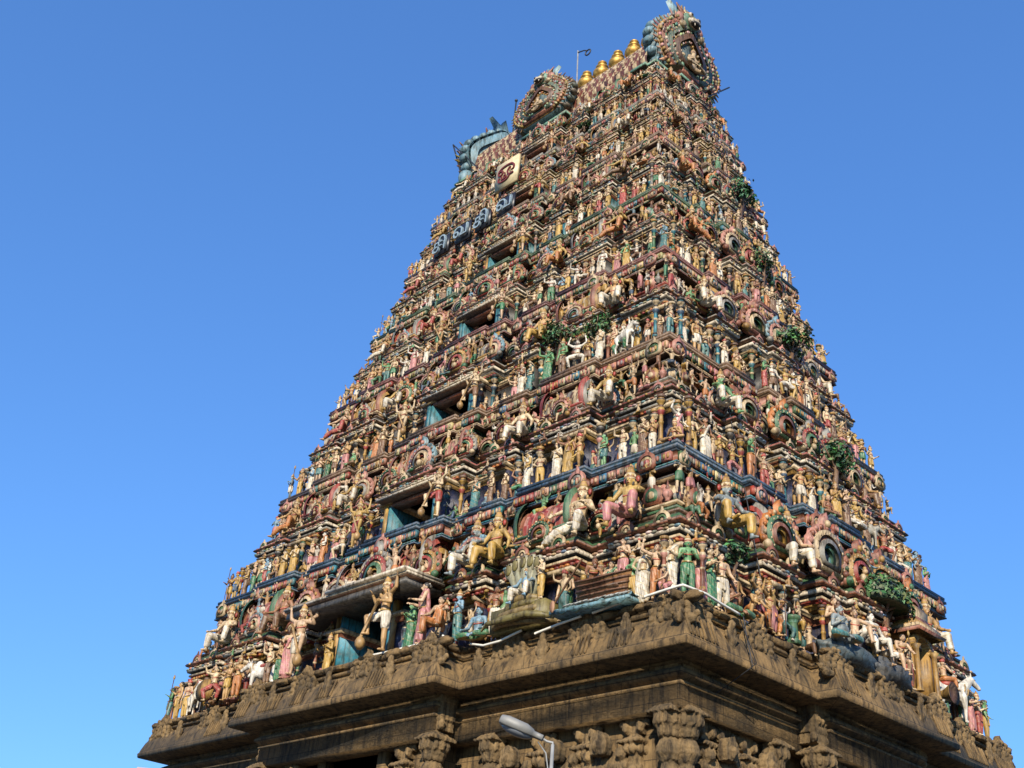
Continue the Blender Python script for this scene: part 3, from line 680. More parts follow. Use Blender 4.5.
    def niche():
        m=MB()
        m.add(box(-.55,.55,0,.3,-2.9,-2.2),st)
        m.add(lathe([(.95,-2.3,st),(.98,-2.22,st),(.75,-2.02,st),(.50,-1.92,st),(.3,-1.9,st)],4,True,PI/4),None,T(0,.25,0)@S(1,.55,1))
        m.add(prism(arc_pts(.26,14),.1,-.12),st,T(0,-.22,-1.88)); m.add(ell((0,-.36,-1.9),(.1,.08,.12)),st)
        for s in (-1,1): m.add(box(s*.48-.08,s*.48+.08,-.14,.1,-6.1,-2.3),st); m.add(ell((s*.5,-.1,-2.02),(.16,.12,.12)),st)
        return worn(m,'stone_niche',.022)
    nm=niche()
    for face,big,mid,ni in (('F',[9.0,4.35,3.25,-3.25,-4.35,-9.0],[8.1,6.9,5.7,2.2,-2.2,-5.6,-7.2],[7.5,6.3,5.05,-6.4,-8.0]),('R',[-5.55,-2.85,-1.95,1.95,2.85,5.55],[-4.9,-4.3,-3.6,-1.2,-.4,.5,1.2,3.6,4.6],[-4.55,-3.3,-.8,.05,.9,4.1])):
        H=10 if face=='F' else 6.559; steps=FS_BASE if face=='F' else SS_BASE
        pp=lambda s:[q for a,b,q in face_pts(H,steps) if a<=s<=b][0]
        for s in big: obj('stone_column',cm,wall,FM(face,s,pp(s)-.72,.40,(.66,.78,1),0,0))
        for s in mid: obj('stone_bracket',bm,wall,FM(face,s,pp(s)-.86,.40,(.72,.85,1),0,0))
        for s in ni: obj('stone_niche',nm,wall,FM(face,s,pp(s)-.84,.45,(.8,1,1),0,0))
build_base()

# ---- tiers
FS_W=[(0,.12,.42),(.12,.22,.30),(.22,.30,-.12),(.30,.43,.16),(.43,.50,-.14),(.50,.735,.24),(.735,.80,-.16)]
SS_W=[(0,.11,.50),(.11,.27,.34),(.27,.36,-.12),(.36,.60,.22),(.60,.72,-.16)]
def sc(steps,k): return [(a,b,p*k) for a,b,p in steps]
def pmax(steps,k): return [(a,b,max(0,p)*k) for a,b,p in steps]
def pat(H,steps,s):
    for a,b,p in face_pts(H,steps):
        if a-1e-6<=s<=b+1e-6: return p
    return 0.
EAVE=[ # bottom to top stripes per tier
 [OCHRE,YELLOW,RED,CREAM,BLACK,WHITE,BRICK,BROWN,GREEN,BROWN],[YELLOW,BRICK,CREAM,GREY,BLACK,WHITE,BROWN,RED,GREY,BROWN],[OCHRE,GREEN,CREAM,BLACK,GREY,WHITE,BROWN,GREY,DKGREY,BROWN],
 [BRICK,OCHRE,BLACK,CREAM,GREY,WHITE,GREY,BRICK,BROWN,GREY],[OCHRE,BLACK,CREAM,GREY,BLACK,WHITE,BROWN,GREEN,GREY,BROWN],[GREY,CREAM,BLACK,CREAM,BROWN,CREAM,OLIVE,GREY,BROWN,BROWN],[GREEN,BLACK,CREAM,PINK,BLACK,WHITE,DKGREY,GREY,MINT,BROWN]]
PLCOL=[None,(BLUE,TEAL,BRICK),((.20,.12,.07),CREAM,PINK),((.16,.05,.045),GREY,CREAM),((.04,.10,.05),CREAM,OLIVE),((.18,.11,.07),CREAM,GREY),(GREY,CREAM,BROWN)]
TIERS=[]
PC={}
def prim_of(me):
    if me.name in PC: return PC[me.name]
    V=np.empty(len(me.vertices)*3,'f'); me.vertices.foreach_get('co',V); li=np.empty(len(me.loops),'i'); me.loops.foreach_get('vertex_index',li)
    st=np.empty(len(me.polygons),'i'); me.polygons.foreach_get('loop_start',st); tt=np.empty(len(me.polygons),'i'); me.polygons.foreach_get('loop_total',tt)
    cc=np.empty(len(me.loops)*4,'f'); me.color_attributes['Col'].data.foreach_get('color',cc); cc=cc.reshape(-1,4); F={};C={}
    for q in (3,4):
        a=st[tt==q]
        if len(a): F[q]=li[a[:,None]+np.arange(q)]; C[q]=cc[a].astype(float)
    PC[me.name]=(V.reshape(-1,3).astype(float),F,C); return PC[me.name]
BULK={}
def repeat(name,me,parent,M,i,upto):
    if i<upto: obj(name,me,parent,M)
    else: BULK.setdefault(name,MB()).add(prim_of(me),None,M)
def eave_prof(z0,he,k,col):
    e=[(-.34,0,col[0]),(-.16,.0,col[0]),(-.16,.10,col[1]),(-.11,.115,col[1]),(-.11,.19,col[2]),(-.06,.205,col[2]),(-.06,.27,col[3]),(-.10,.28,BLACK),(-.10,.33,col[4]),(-.02,.34,col[4]),(.0,.42,col[5]),(-.05,.50,col[5]),(-.09,.505,BLACK),(-.09,.555,BLACK),(.02,.56,col[6]),(.05,.60,col[6]),(.03,.66,col[7]),(-.06,.75,col[8]),(-.14,.87,col[8]),(-.17,.88,WHITE),(-.17,.92,WHITE),(-.12,.925,col[9]),(-.12,.99,col[9]),(-.16,1.0,col[9]),(-.85,1.01,col[9])]
    return [(o*k,z0+t*he,c) for o,t,c in e]
def mbM(mb): return mb
for i in range(7):
    z0,z1=ZS[i],ZS[i+1]; h=z1-z0; k=h/3.5
    zp=1.05 if i==0 else z0+.165*h; ze=z0+.535*h; zt=z0+.735*h
    t=part('tier',MB().add(box(-W(z1)+1.2,W(z1)-1.2,-D(z1)+1.0,D(z1)-1.0,z0+.1,z1+.2),MAROON,UP))
    info=dict(i=i,z0=z0,z1=z1,h=h,k=k,zp=zp,ze=ze,zt=zt,obj=t)
    # plinth with carved frieze
    if i>0:
        c1,c2,c3=PLCOL[i]; hp=zp-z0; Pp=outline(W(z0),D(z0),pmax(FS_W,k*1.0),pmax(SS_W,k*1.0))
        pr=[(-.75*k,.02,MAROON),(-.02*k,0,MAROON),(0,.015,c1),(0,.07,c1),(-.035,.08,BLACK),(-.035,.12,c2),(-.015,.13,c2),(-.015,.17,c2),(-.06,.18,BLACK),(-.06,.60,c3),(-.02,.61,c1),(-.02,.68,c1),(.025,.70,c1),(.025,.80,c1),(-.02,.83,c2),(-.02,.87,c2),(.0,.88,c1),(.0,.99,c1),(-1.3*k,1.0,c1)]
        mb=MB().add(sweep(Pp,[(o*(k if abs(o)<.5 else 1),z0+q*hp,c) for o,q,c in pr]),None,UP)
        for face,H,steps in (('F',W(z0),FS_W),('R',D(z0),SS_W)):
            s=-H+.1*k
            while s<H-.15*k:
                wd=random.uniform(.14,.3)*k; p=pat(H,pmax(steps,k*1.0),s+wd/2); Mx=FM(face,s,p,z0,1,0,z0)
                mb.add(box(0,wd*.9,-.03*k,.08,.24*hp,.56*hp),jit(random.choice([c2,c3,TEAL,RED,PINK,CREAM,GREEN,c3]),.25),Mx)
                for q in range(2): mb.add(ell((wd*(.28+.4*q),-.035*k,.40*hp),(wd*.16,.03*k,.12*hp),SPHL),jit(random.choice([CREAM,OCHRE,PINK,GREY])),Mx)
                s+=wd
        part('plinth',mb,t)
        for face,H,steps in (('F',W(z0),FS_W),('R',D(z0),SS_W)):
            n=9 if face=='F' else 6
            for q in range(n):
                s=-H*.93+2*H*.93*(q+random.uniform(-.12,.12))/(n-1); s=max(-H*.97,min(H*.97,s))
                obj('medallion',MINI[(q+i)%3],t,FM(face,s,pat(H,pmax(steps,k*1.0),s)+.0,z0+.10*hp,random.choice([.17,.21,.25])*k,0,z0))
    # wall with a recess for the doorway; recesses between bays are deep blue
    kw=k; dw=.105*W(z0) if i else 1.0; nd=(dw-.62*k)/W(z0); fsn=[(0,nd,-1.9),(nd,.22,.42)]+FS_W[2:]
    Pw=outline(W(z0),D(z0),sc(fsn,kw),sc(SS_W,kw))
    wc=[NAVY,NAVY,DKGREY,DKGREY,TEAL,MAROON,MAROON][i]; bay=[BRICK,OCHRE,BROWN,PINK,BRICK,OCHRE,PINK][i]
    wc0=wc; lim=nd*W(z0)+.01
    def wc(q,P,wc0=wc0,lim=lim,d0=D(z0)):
        m=(P[q]+P[(q+1)%len(P)])/2; return (.012,.011,.011) if abs(m[0])<=lim and -d0+.2<m[1]<0 else wc0  # doorway recess coloured near black to stand for the shade inside
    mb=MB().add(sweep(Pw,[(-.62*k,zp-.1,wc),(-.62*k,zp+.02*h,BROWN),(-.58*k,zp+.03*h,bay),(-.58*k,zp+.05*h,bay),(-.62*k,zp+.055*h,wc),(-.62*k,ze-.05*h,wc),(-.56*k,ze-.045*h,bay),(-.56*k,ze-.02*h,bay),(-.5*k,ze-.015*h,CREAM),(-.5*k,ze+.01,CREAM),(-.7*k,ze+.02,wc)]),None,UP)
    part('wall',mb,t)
    # eave
    zm=(ze+zt)/2; FE=FS_W if i else [(0,.235,-1.0)]+FS_W[2:]; Pe=outline(W(zm),D(zm),sc(FE,k),sc(SS_W,k)); he=zt-ze
    mb=MB().add(sweep(Pe,eave_prof(ze,he,k,EAVE[i])),None,UP)
    for face,H,steps in (('F',W(zm),FE),('R',D(zm),SS_W)):
        for a,b,p in face_pts(H,sc(steps,k)):
            n=max(2,int((b-a)/(.12*k)))
            for q in range(n):     # cloud scrolls and leaf drops along the eave
                s=a+(b-a)*(q+.5)/n; Mx=FM(face,s,p,0,1,0,zm)
                mb.add(ell((0,.015*k,ze+(.445+.025*(q%2))*he),(.075*k,.045*k,.045*he)),jit(random.choice([WHITE,CREAM,CREAM,SKYB,GREY,PINK]),.2),Mx)
                if q%2: mb.add(ell((0,-.045*k,ze+.62*he),(.05*k,.03*k,.045*he),SPHL),jit(random.choice([PINK,OCHRE,CREAM])),Mx)
                mb.add(ell((0,.105*k,ze+.12*he),(.06*k,.04*k,.05*he),SPHL),jit(random.choice([RED,YELLOW,ORANGE])),Mx)
    part('eave',mb,t)
    for face,H,steps in (('F',W(zm),FE),('R',D(zm),SS_W)):
        for a,b,p in face_pts(H,sc(steps,k)):
            n=1 if (b-a)<1.0*k else (2 if (b-a)<2*k else 3)
            if p<0: continue
            for q in range(n):
                s=a+(b-a)*(q+.5)/n
                repeat('eave_arch',MINI[(i+q)%3],t,FM(face,s,p-.03*k,ze+.55*he,.17*k,0,zm),i,4)
    # parapet of little roofs behind the big figures, and its back wall
    zh=(zt+z1)/2; hh=z1-zt; Ph=outline(W(zh),D(zh),sc(FS_W,k*1.05),sc(SS_W,k*1.05)); hc=[MAROON,MAROON,BROWN,BRICK,MAROON,BROWN,MAROON][i]
    mb=MB().add(sweep(Ph,[(-0.530*k,zt-.05,hc),(-0.530*k,zt+.15*hh,BRICK),(-0.460*k,zt+.16*hh,OCHRE),(-0.460*k,zt+.22*hh,OCHRE),(-0.530*k,zt+.23*hh,hc),(-0.530*k,zt+.62*hh,hc),(-0.400*k,zt+.64*hh,CREAM),(-0.400*k,zt+.70*hh,BRICK),(-0.330*k,zt+.72*hh,BLACK),(-0.330*k,zt+.84*hh,hc),(-0.230*k,zt+.86*hh,CREAM),(-0.230*k,zt+.90*hh,BLACK),(-0.380*k,z1+.03,MAROON)]),None,UP)
    for face,H,steps in (('F',W(zh),FS_W),('R',D(zh),SS_W)):   # rows of vase finials
        s=-H*.97
        while s<H*.97:
            p=pat(H,sc(steps,k*1.05),s); mb.add(lathe(finial_prof(random.choice([GREY,CREAM,PINK,OCHRE])),6),None,FM(face,s,p-.34*k,zt+.30*hh,.62*k,0,zh)); s+=.21*k
    part('parapet',mb,t)
    dm=DOME[i%4]; r=.52*k
    for sx,sy in ((1,-1),(-1,-1),(1,1)):
        obj('corner_dome',dm,t,T(sx*(W(zt)-.78*k),sy*(D(zt)-.78*k),zt+Z0)@S(r*1.05,r*1.05,r*1.15))
    B1=MESH.setdefault(('b',i,1),barrel(2.3,BPAL[i%6])); B2=MESH.setdefault(('b',i,2),barrel(1.5,BPAL[(i+3)%6]))
    Hf,Hr=W(zh),D(zh)
    for s in (-.617,.617): obj('barrel_roof',B1,t,FM('F',s*Hf,-.12*k,zt,(.52*k,.42*k,.52*k),0,zh))
    for s in (-.13,.13): obj('barrel_roof',B2,t,FM('F',s*Hf,-.08*k,zt,(.50*k,.44*k,.52*k),0,zh))
    obj('barrel_roof',B1,t,FM('R',0,-.06*k,zt,(.46*k,.42*k,.50*k),0,zh))
    for s in (-.48,.48): obj('barrel_roof',B2,t,FM('R',s*Hr,-.1*k,zt,(.38*k,.38*k,.46*k),0,zh))
    kn=0
    for face,H,steps,L in (('F',Hf,FS_W,[(-.365,.50,.1),(.365,.50,.1),(-.26,.42,-.1),(.26,.42,-.1),(.0,.60,.33),(-.195,.46,.22),(.195,.46,.22),(-.47,.38,-.05),(.47,.38,-.05),(-.617,.36,.22),(.617,.36,.22),(-.77,.36,-.12),(.77,.36,-.12)]),
                           ('R',Hr,SS_W,[(-.20,.52,.28),(.20,.52,.28),(0,.46,.38),(-.31,.42,-.05),(.31,.42,-.05),(-.48,.42,.18),(.48,.42,.18),(-.66,.44,-.08),(.66,.44,-.08)])):
        for s,R,o in L:
            kn+=1
            if face=='R' and i<4 and abs(s)<.5: R*=1.28
            repeat('horseshoe_arch',KUDU[(kn*5+i*2+(kn//4))%6],t,FM(face,s*H,(o+.06)*k,zt-.04*k,(R*k*.88,R*k,R*k*random.uniform(.78,.9)),random.uniform(-.08,.08),zh),i,4)
    # pilasters
    hw=ze-zp-.03*h
    for face,H,steps,edge in (('F',W(z0),FS_W,[.145,.21,.31,.42,.51,.58,.66,.725,.81,.88,.95,.985]),('R',D(z0),SS_W,[.02,.10,.13,.25,.37,.44,.52,.59,.73,.80,.88,.975])):
        for q,e in enumerate(edge):
            for sg in (-1,1):
                s=sg*e*H; p=pat(H,sc(steps,k),s)
                repeat('pilaster',PIL[(q+i*2)%5],t,FM(face,s,p-.58*k+.03,zp+.02*h,(.58*hw,.58*hw,hw),0,z0),i,2)
    # doorway: teal jambs, lintel, hood
    mb=MB(); dt=ze-.03*h if i else 2.74; po=.42*k-.62*k; Mx=FM('F',0,po,0,1,0,z0); jb=[(.03,.25,.36),TEAL,TEAL,TEAL,TEAL,GREEN,MAROON][i]
    for sg in (-1,1):
        mb.add(box(sg*dw-.03 if sg<0 else sg*dw-.05,sg*dw+.05 if sg<0 else sg*dw+.03,-.06,1.5*k,zp,dt),jb,Mx); mb.add(box(sg*dw*1.13-.06*k,sg*dw*1.13+.06*k,-.08,.1,zp,dt),[OCHRE,YELLOW,TEAL,TEAL,OCHRE,GREEN,OCHRE][i],Mx)
    mb.add(box(-dw*1.25,dw*1.25,-.06,.3,dt-.018*h,dt+.003),BRICK,Mx); mb.add(box(-dw,dw,.0,1.6*k,zp-.05,zp+.01*h),BROWN,Mx)
    hw_=[2.5,1.35,1.15,1.0,.9,.75,.65][i]; ho=[.56,.12,.10,.08,.07,.05,.05][i]; hz=[2.80,ze-.01*h,ze,ze,ze,ze,ze][i]
    hm=FM('F',-.12 if i==0 else .1,0,0,1,0,z0)
    mb.add(box(-hw_,hw_,-ho,.6,hz,hz+.04*k),WHITE,hm); mb.add(box(-hw_+.05,hw_-.05,-ho+.05,.6,hz+.04*k,hz+.09*k),CREAM,hm); mb.add(box(-hw_+.02,hw_-.02,-ho+.03,.6,hz-.03*k,hz-.002),BROWN,hm)
    if i==0: mb.add(box(-.6,hw_+.0,-ho-.09,.5,hz+.05*k+.004,hz+.11*k),WHITE,hm); mb.add(box(-hw_+.1,hw_-.1,-.5,.6,hz-.22,hz-.08),DKGREY,hm)
    part('doorway',mb,t)
    TIERS.append(info)

for nm,mb in BULK.items():
    o=obj({'eave_arch':'upper_eave_arches','horseshoe_arch':'upper_horseshoe_arches','pilaster':'upper_pilasters'}[nm],mb.mesh(nm,False,M_P),TOWER); o['kind']='stuff'
# ------------------------------------------------------------------ roof: barrel vault, end gables, dormer, pots
roof=part('barrel_vault',MB().add(box(-4.2,4.2,-1.2,1.2,21.3,22),MAROON,UP))
ze=ZS[7]; P=outline(5.004,1.889,[(0,.24,.22),(.80,.93,.12)],[(0,.45,.22)])
mb=MB().add(sweep(P,[(-1.2,ze-.18,MAROON),(-.45,ze-.17,MAROON),(-.3,ze-.06,BLACK),(0,ze-.04,BLACK),(.02,ze+.0,MINT),(.02,ze+.06,MINT),(-.08,ze+.09,BROWN),(-.2,ze+.2,MINT),(-.3,ze+.32,MINT),(-.32,ze+.36,CREAM),(-.26,ze+.37,PINK),(-.26,ze+.46,PINK),(-.4,ze+.47,BRICK),(-1.2,ze+.5,BROWN)]),None,UP)
part('roof_eave',mb,roof)
def vault():
    prof=[(-1.5,21.95),(-1.60,22.3),(-1.52,22.8),(-1.30,23.3),(-.95,23.8),(-.55,24.3),(-.25,24.6),(0,24.75)]
    prof=prof+[(-y,z) for y,z in reversed(prof[:-1])]
    # finer resampling
    pts=[]
    for a,b in zip(prof[:-1],prof[1:]):
        for q in range(3): pts.append((a[0]+(b[0]-a[0])*q/3,a[1]+(b[1]-a[1])*q/3))
    pts.append(prof[-1]); nx=120; x0,x1=-4.35,4.35; V=[];F=[];C=[]
    for i in range(nx+1):
        x=x0+(x1-x0)*i/nx
        for j,(y,z) in enumerate(pts):
            e=.05 if ((i+j)%5==0 or (i-j)%5==0) else 0.
            c=np.array((0,22.6)); d=np.array((y,z))-c; d=d/np.linalg.norm(d); V.append((x,y+d[0]*e,z+d[1]*e))
    m=len(pts)
    for i in range(nx):
        for j in range(m-1):
            F.append((i*m+j,(i+1)*m+j,(i+1)*m+j+1,i*m+j+1))
            lat=((i+j)%5==0) or ((i-j)%5==0)
            C.append(rgba(CREAM if lat else ((.20,.055,.035) if (i//2+j//2)%3 else (.10,.03,.02))))
    return (np.array(V),{4:np.array(F)},{4:np.array(C)})
mb=MB().add(vault(),None,UP); mb.add(box(-4.3,4.3,-.22,.22,24.66,24.86),PINK,UP)
for q in range(44): mb.add(ell((-4.2+q*.195,-.2,24.84),(.07,.07,.09),SPHL),CREAM if q%2 else PINK,UP); mb.add(ell((-4.2+q*.195,.2,24.84),(.07,.07,.09),SPHL),CREAM if q%2 else PINK,UP)
part('lattice_vault',mb,roof)
def gable(parent,M,c1=None,c2=None):
    """great horseshoe gable, unit half width ~1, base z=0, front -y; many rings, flame teeth, monster mask"""
    u=T(0,0,.95); n=40
    def og(x,z): q=max(0.,z); return (x*(1-.40*q*q),z*1.0+.36*q**4)
    hs=lambda r,sx=1.: [(sx*r*og(x,z)[0],r*og(x,z)[1]) for x,z in arc_pts(1.,n,-58,238)]
    gp=lambda r,m,a,b: [(r*og(x,z)[0],r*og(x,z)[1]/1.12) for x,z in arc_pts(1.,m,a,b)]
    rim=MB()
    rim.add(ring(hs(1.04),hs(.97),.40,-.06),(.10,.22,.27),u); rim.add(prism(hs(.97),.34,.02),(.10,.22,.27),u)
    for q,(ra,rb,d_,c_) in enumerate(((.97,.80,.46,SKYB),(.80,.62,.40,(.12,.25,.29)),(.62,.42,.46,SKYB),(.42,.22,.40,(.30,.20,.16)))): rim.add(ring(hs(ra),hs(rb),.30,d_),c_,u)
    for i,(x,z) in enumerate(gp(1.04,19,-40,220)):      # fat ribs on the back of the rim
        rim.add(ell((x,.20,z*1.12),(.10,.19,.12),SPHH),(c1 or SKYB) if i%2 else (c2 or (.12,.25,.32)),u)
    for i,(x,z) in enumerate(gp(1.0,30,-50,230)): rim.add(ell((x,.02,z*1.12),(.05,.06,.06),SPHL),WHITE if i%2 else SKYB,u)
    o=obj('gable_rim',rim.mesh('gable_rim',False,M_P),parent,M)
    f=MB()
    RR=[.99,.92,.83,.72,.61,.50,.38,.27]
    for k_,(dp,c) in enumerate(((.10,OCHRE),(.18,BRICK),(.10,(.16,.09,.05)),(.20,(.12,.17,.12)),(.10,BRICK),(.22,BROWN),(.12,OCHRE))): f.add(ring(hs(RR[k_]),hs(RR[k_+1]),.02,-dp),c,u)
    f.add(prism(hs(.27),.02,-.11),(.10,.16,.17),u)
    for r,m,sz,cs in ((.96,52,.045,(OCHRE,CREAM,OCHRE)),(.88,44,.040,(BRICK,CREAM,BRICK)),(.79,40,.045,(WHITE,PINK,MINT)),(.70,36,.038,(CREAM,BRICK,OCHRE)),(.62,32,.038,(WHITE,OCHRE,GREEN)),(.53,28,.036,(WHITE,PINK,CREAM)),(.44,22,.036,(CREAM,BRICK,WHITE)),(.32,18,.03,(WHITE,OCHRE,PINK))):
        for i,(x,z) in enumerate(gp(r,m,-52,232)): f.add(ell((x,-.14,z*1.12),(sz*.9,sz*1.6,sz*1.3),SPHL),jit(cs[i%3],.3),u@T(0,random.uniform(-.03,.03),0))
    for q in range(44):
        a=-45+270*q/43; r=random.choice([.45,.56,.66,.77,.86]); P0=np.array((r*math.cos(R_(a)),-.14,1.12*r*math.sin(R_(a))))
        f.add(recol(lib('body','dance','m',True),random.choice([(.5,.4,.28),(.45,.25,.15),(.25,.3,.25)])),None,u@T(*P0)@RY(R_(90-a)*.0)@S(.20)); f.add(ell(P0+np.array((0,-.03,.03)),(.03,.03,.05),SPHL),random.choice([RED,GREEN,WHITE,OCHRE]),u)
    for q in range(37):
        a=-50+280*q/36; c_=og(math.cos(R_(a)),math.sin(R_(a))); d_=np.array((c_[0],0,c_[1])); f.add(capsule(d_*.94+np.array((0,-.05,0)),d_*random.uniform(1.08,1.20)+np.array((0,-.05,0)),.055,.016,6),jit(random.choice([OCHRE,PINK,CREAM,BRICK,GREY]),.3),u)
    for q in range(70):
        a=random.uniform(-40,220); r=random.uniform(.5,.95); f.add(ell((r*math.cos(R_(a)),-.16,1.12*r*math.sin(R_(a))),(.03,.06,.04),SPHL),random.choice([WHITE,CREAM,PINK,MINT,OCHRE,BRICK,GREY]),u)
    obj('gable_face',f.mesh('gable_face',False,M_P),parent,M)
    k=MB(); z=2.0     # lion-like mask with crown
    k.add(ell((0,-.1,z),(.30,.26,.26)),MINT); k.add(ell((0,-.30,z-.10),(.20,.16,.12)),WHITE); k.add(ell((0,-.36,z-.17),(.15,.12,.06)),BLACK)
    for s in (-1,1):
        k.add(ell((s*.12,-.32,z+.07),(.075,.06,.075)),WHITE); k.add(ell((s*.12,-.37,z+.07),(.035,.03,.035),SPHL),BLACK); k.add(capsule((s*.2,-.1,z+.16),(s*.36,-.05,z+.42),.08,.02),BRICK)
        k.add(ell((s*.32,-.1,z-.05),(.12,.14,.16)),PINK); k.add(capsule((s*.07,-.40,z-.14),(s*.08,-.42,z-.28),.028,.008,6),WHITE)
        k.add(ell((s*.45,-.05,z-.25),(.14,.14,.16)),SKYB if s>0 else BRICK); k.add(ell((s*.30,-.22,z-.32),(.10,.1,.1)),CREAM)
    for q in range(5): k.add(capsule(((q-2)*.11,0,z+.2),((q-2)*.15,.0,z+.52-.06*abs(q-2)),.07,.015,6),(MINT,PINK,OCHRE,SKYB,MINT)[q])
    k.add(prism([(-.34,z-.1),(-.26,z+.42),(-.42,z+.62),(-.12,z+.52),(0,z+.82),(.12,z+.52),(.42,z+.62),(.26,z+.42),(.34,z-.1)],.30,.14),SKYB)
    obj('monster_mask',k.mesh('monster_mask',True,M_P),parent,M)
    nf=MB(); nf.add(box(-.26,.26,-.20,0,.26,.34),BRICK); 
    for s in (-1,1): nf.add(lathe([(.05,.34,CREAM),(.04,.4,PINK),(.04,.75,MINT),(.07,.8,CREAM)],8),None,T(s*.24,-.16,0))
    nf.add(recol(lib('body','crosslegged','m',True),SKIN['cream']),None,T(0,-.26,.42)@S(1.05)); nf.add(lib('head','crosslegged','crown'),None,T(0,-.26,.42)@S(1.05))
    obj('niche_figure',nf.mesh('niche_figure',True,M_P),parent,M)
gE=obj('end_gable',MB().add(box(-1.4,1.4,.0,.7,-.1,.12),MINT).mesh('end_gable',False,M_P),TOWER,T(4.65,.1,21.95+Z0)@RZ(PI/2)@S(1.0)); gable(gE,S(1.66,1.2,1.52))
gW=obj('end_gable',MB().add(box(-1.4,1.4,.0,.7,-.1,.12),MINT).add(ell((1.45,.25,.22),(.42,.3,.42),SPHH),SKYB).mesh('end_gable',True,M_P),TOWER,T(-4.75,-.1,21.75+Z0)@RZ(-PI/2)); gable(gW,S(1.72,1.25,1.52))
gF=obj('front_gable',MB().add(prism(arc_pts(.92,20,-40,220),.1,1.7),MINT,T(0,0,1.0)).mesh('front_gable',False,M_P),TOWER,T(-.18,-1.98,21.95+Z0)); gable(gF,S(1.34,.9,.98),(.10,.12,.09),(.14,.12,.09))
# pots on the ridge
pot=MB().add(lathe([(.0,0,GOLD),(.17,0,GOLD),(.20,.06,GOLD),(.14,.10,GOLD),(.24,.16,GOLD),(.31,.28,GOLD),(.30,.38,GOLD),(.20,.48,GOLD),(.12,.52,GOLD),(.20,.57,GOLD),(.22,.62,GOLD),(.13,.68,GOLD),(.09,.74,GOLD),(.15,.77,GOLD),(.16,.81,GOLD),(.08,.84,GOLD),(.05,.90,GOLD),(.01,.98,GOLD)],18)).mesh('ridge_pot',True,M_GOLD)
POTL=['at the left end beside the thin spike','second from the left, behind the front gable edge','third from the left, behind the front gable','fourth from the left, behind the front gable','just right of the front gable','second to the right of the front gable','third to the right of the front gable','second from the big right gable','closest to the big right gable']
for q in range(9):
    x=-3.12+.78*q
    tag(obj('ridge_pot',pot,None,T(x,0,24.84+Z0)@S(1.12)),'golden pot finial on the roof ridge, '+POTL[q],'pot finial','golden pots along the roof ridge')

# ------------------------------------------------------------------ statues
KS=[t['k'] for t in TIERS]
HEADS_M=['crown','tallcrown','crown','topknot','hair','turban']; 
def pick_label(skin,gcol,garment,pose,where,noun='statue'):
    return f"{skin} {noun} in {gcol} {garment}, {POSETXT[pose]}, {where}"
FORBID={(0,'F'):[(-9.99,-6.6),(-4.7,9.99)],(0,'R'):[(-9,9)]}
def where(i,face,s,H):
    f=s/H
    if face=='F':
        b='near corner' if f>.8 else 'right bay' if f>.5 else 'right niche' if f>.25 else 'beside doorway right' if f>0 else 'beside doorway left' if f>-.25 else 'left niche' if f>-.5 else 'left bay' if f>-.8 else 'far corner'
    else: b='near corner' if f<-.72 else 'near bay' if f<-.36 else 'centre bay' if f<.3 else 'far bay' if f<.72 else 'far corner'
    return f"{b}, {TIERTXT[i]}, {FACETXT[face]}"
SKW=['cream']*8+['ochre']*4+['pale pink']*4+['brown']*2+['blue']+['green']+['white']*2+['golden']*2
def place_row(i,face):
    t=TIERS[i]; k=t['k']; H=(W if face=='F' else D)(t['z0']); st=pmax(FS_W if face=='F' else SS_W,k*1.0); s=-H+.22*k
    while s<H-.12*k:
        ok=not any(a<s<b for a,b in FORBID.get((i,face),[]))
        if face=='F' and abs(s)<.23*H: ok=False
        if ok:
            for _ in range(400):
                female=random.random()<.4; pose=random.choice(['joined','raised','hip','staff','lowered','offering','joined','hip','offering','dance','lowered'] if not female else ['joined','raised','hip','lowered','offering'])
                if random.random()<.10: pose=random.choice(['crosslegged','overhead','meditating']); female=False
                garment='sari' if female else random.choice(['dhoti','dhoti','kilt']); skin=random.choice(SKW); gcol=random.choice(CLW)
                lab=pick_label(skin,gcol,garment,pose,where(i,face,s,H),'woman statue' if female else 'statue')
                if lab not in USED: break
            head=random.choice(['bun','bun','crown']) if female else random.choice(HEADS_M)
            hgt=k*random.choice([random.uniform(.70,.86),random.uniform(.88,1.06),random.uniform(.88,1.06)]); o=pat(H,st,s)-.17*k+random.uniform(-.05,.03)*k
            if i==6:
                small_fig(pose,FM(face,s,o,t['zp'],hgt,random.uniform(-.45,.45),t['z0']),skin,'dhoti',gcol,random.choice(HEADS_M)); s+=k*random.uniform(.36,.55); continue
            nm='seated_statue' if pose in('crosslegged','meditating') else 'standing_statue'
            statue(pose,FM(face,s,o,t['zp'],(hgt,hgt,hgt),random.uniform(-.45,.45),t['z0']),skin,garment,gcol,head,nm,lab,'painted statues along the ledges','f' if female else 'm',merged=(i>=3))
        s+=k*random.choice([random.uniform(.30,.40),random.uniform(.42,.60)])
for i in range(7): place_row(i,'F'); place_row(i,'R')
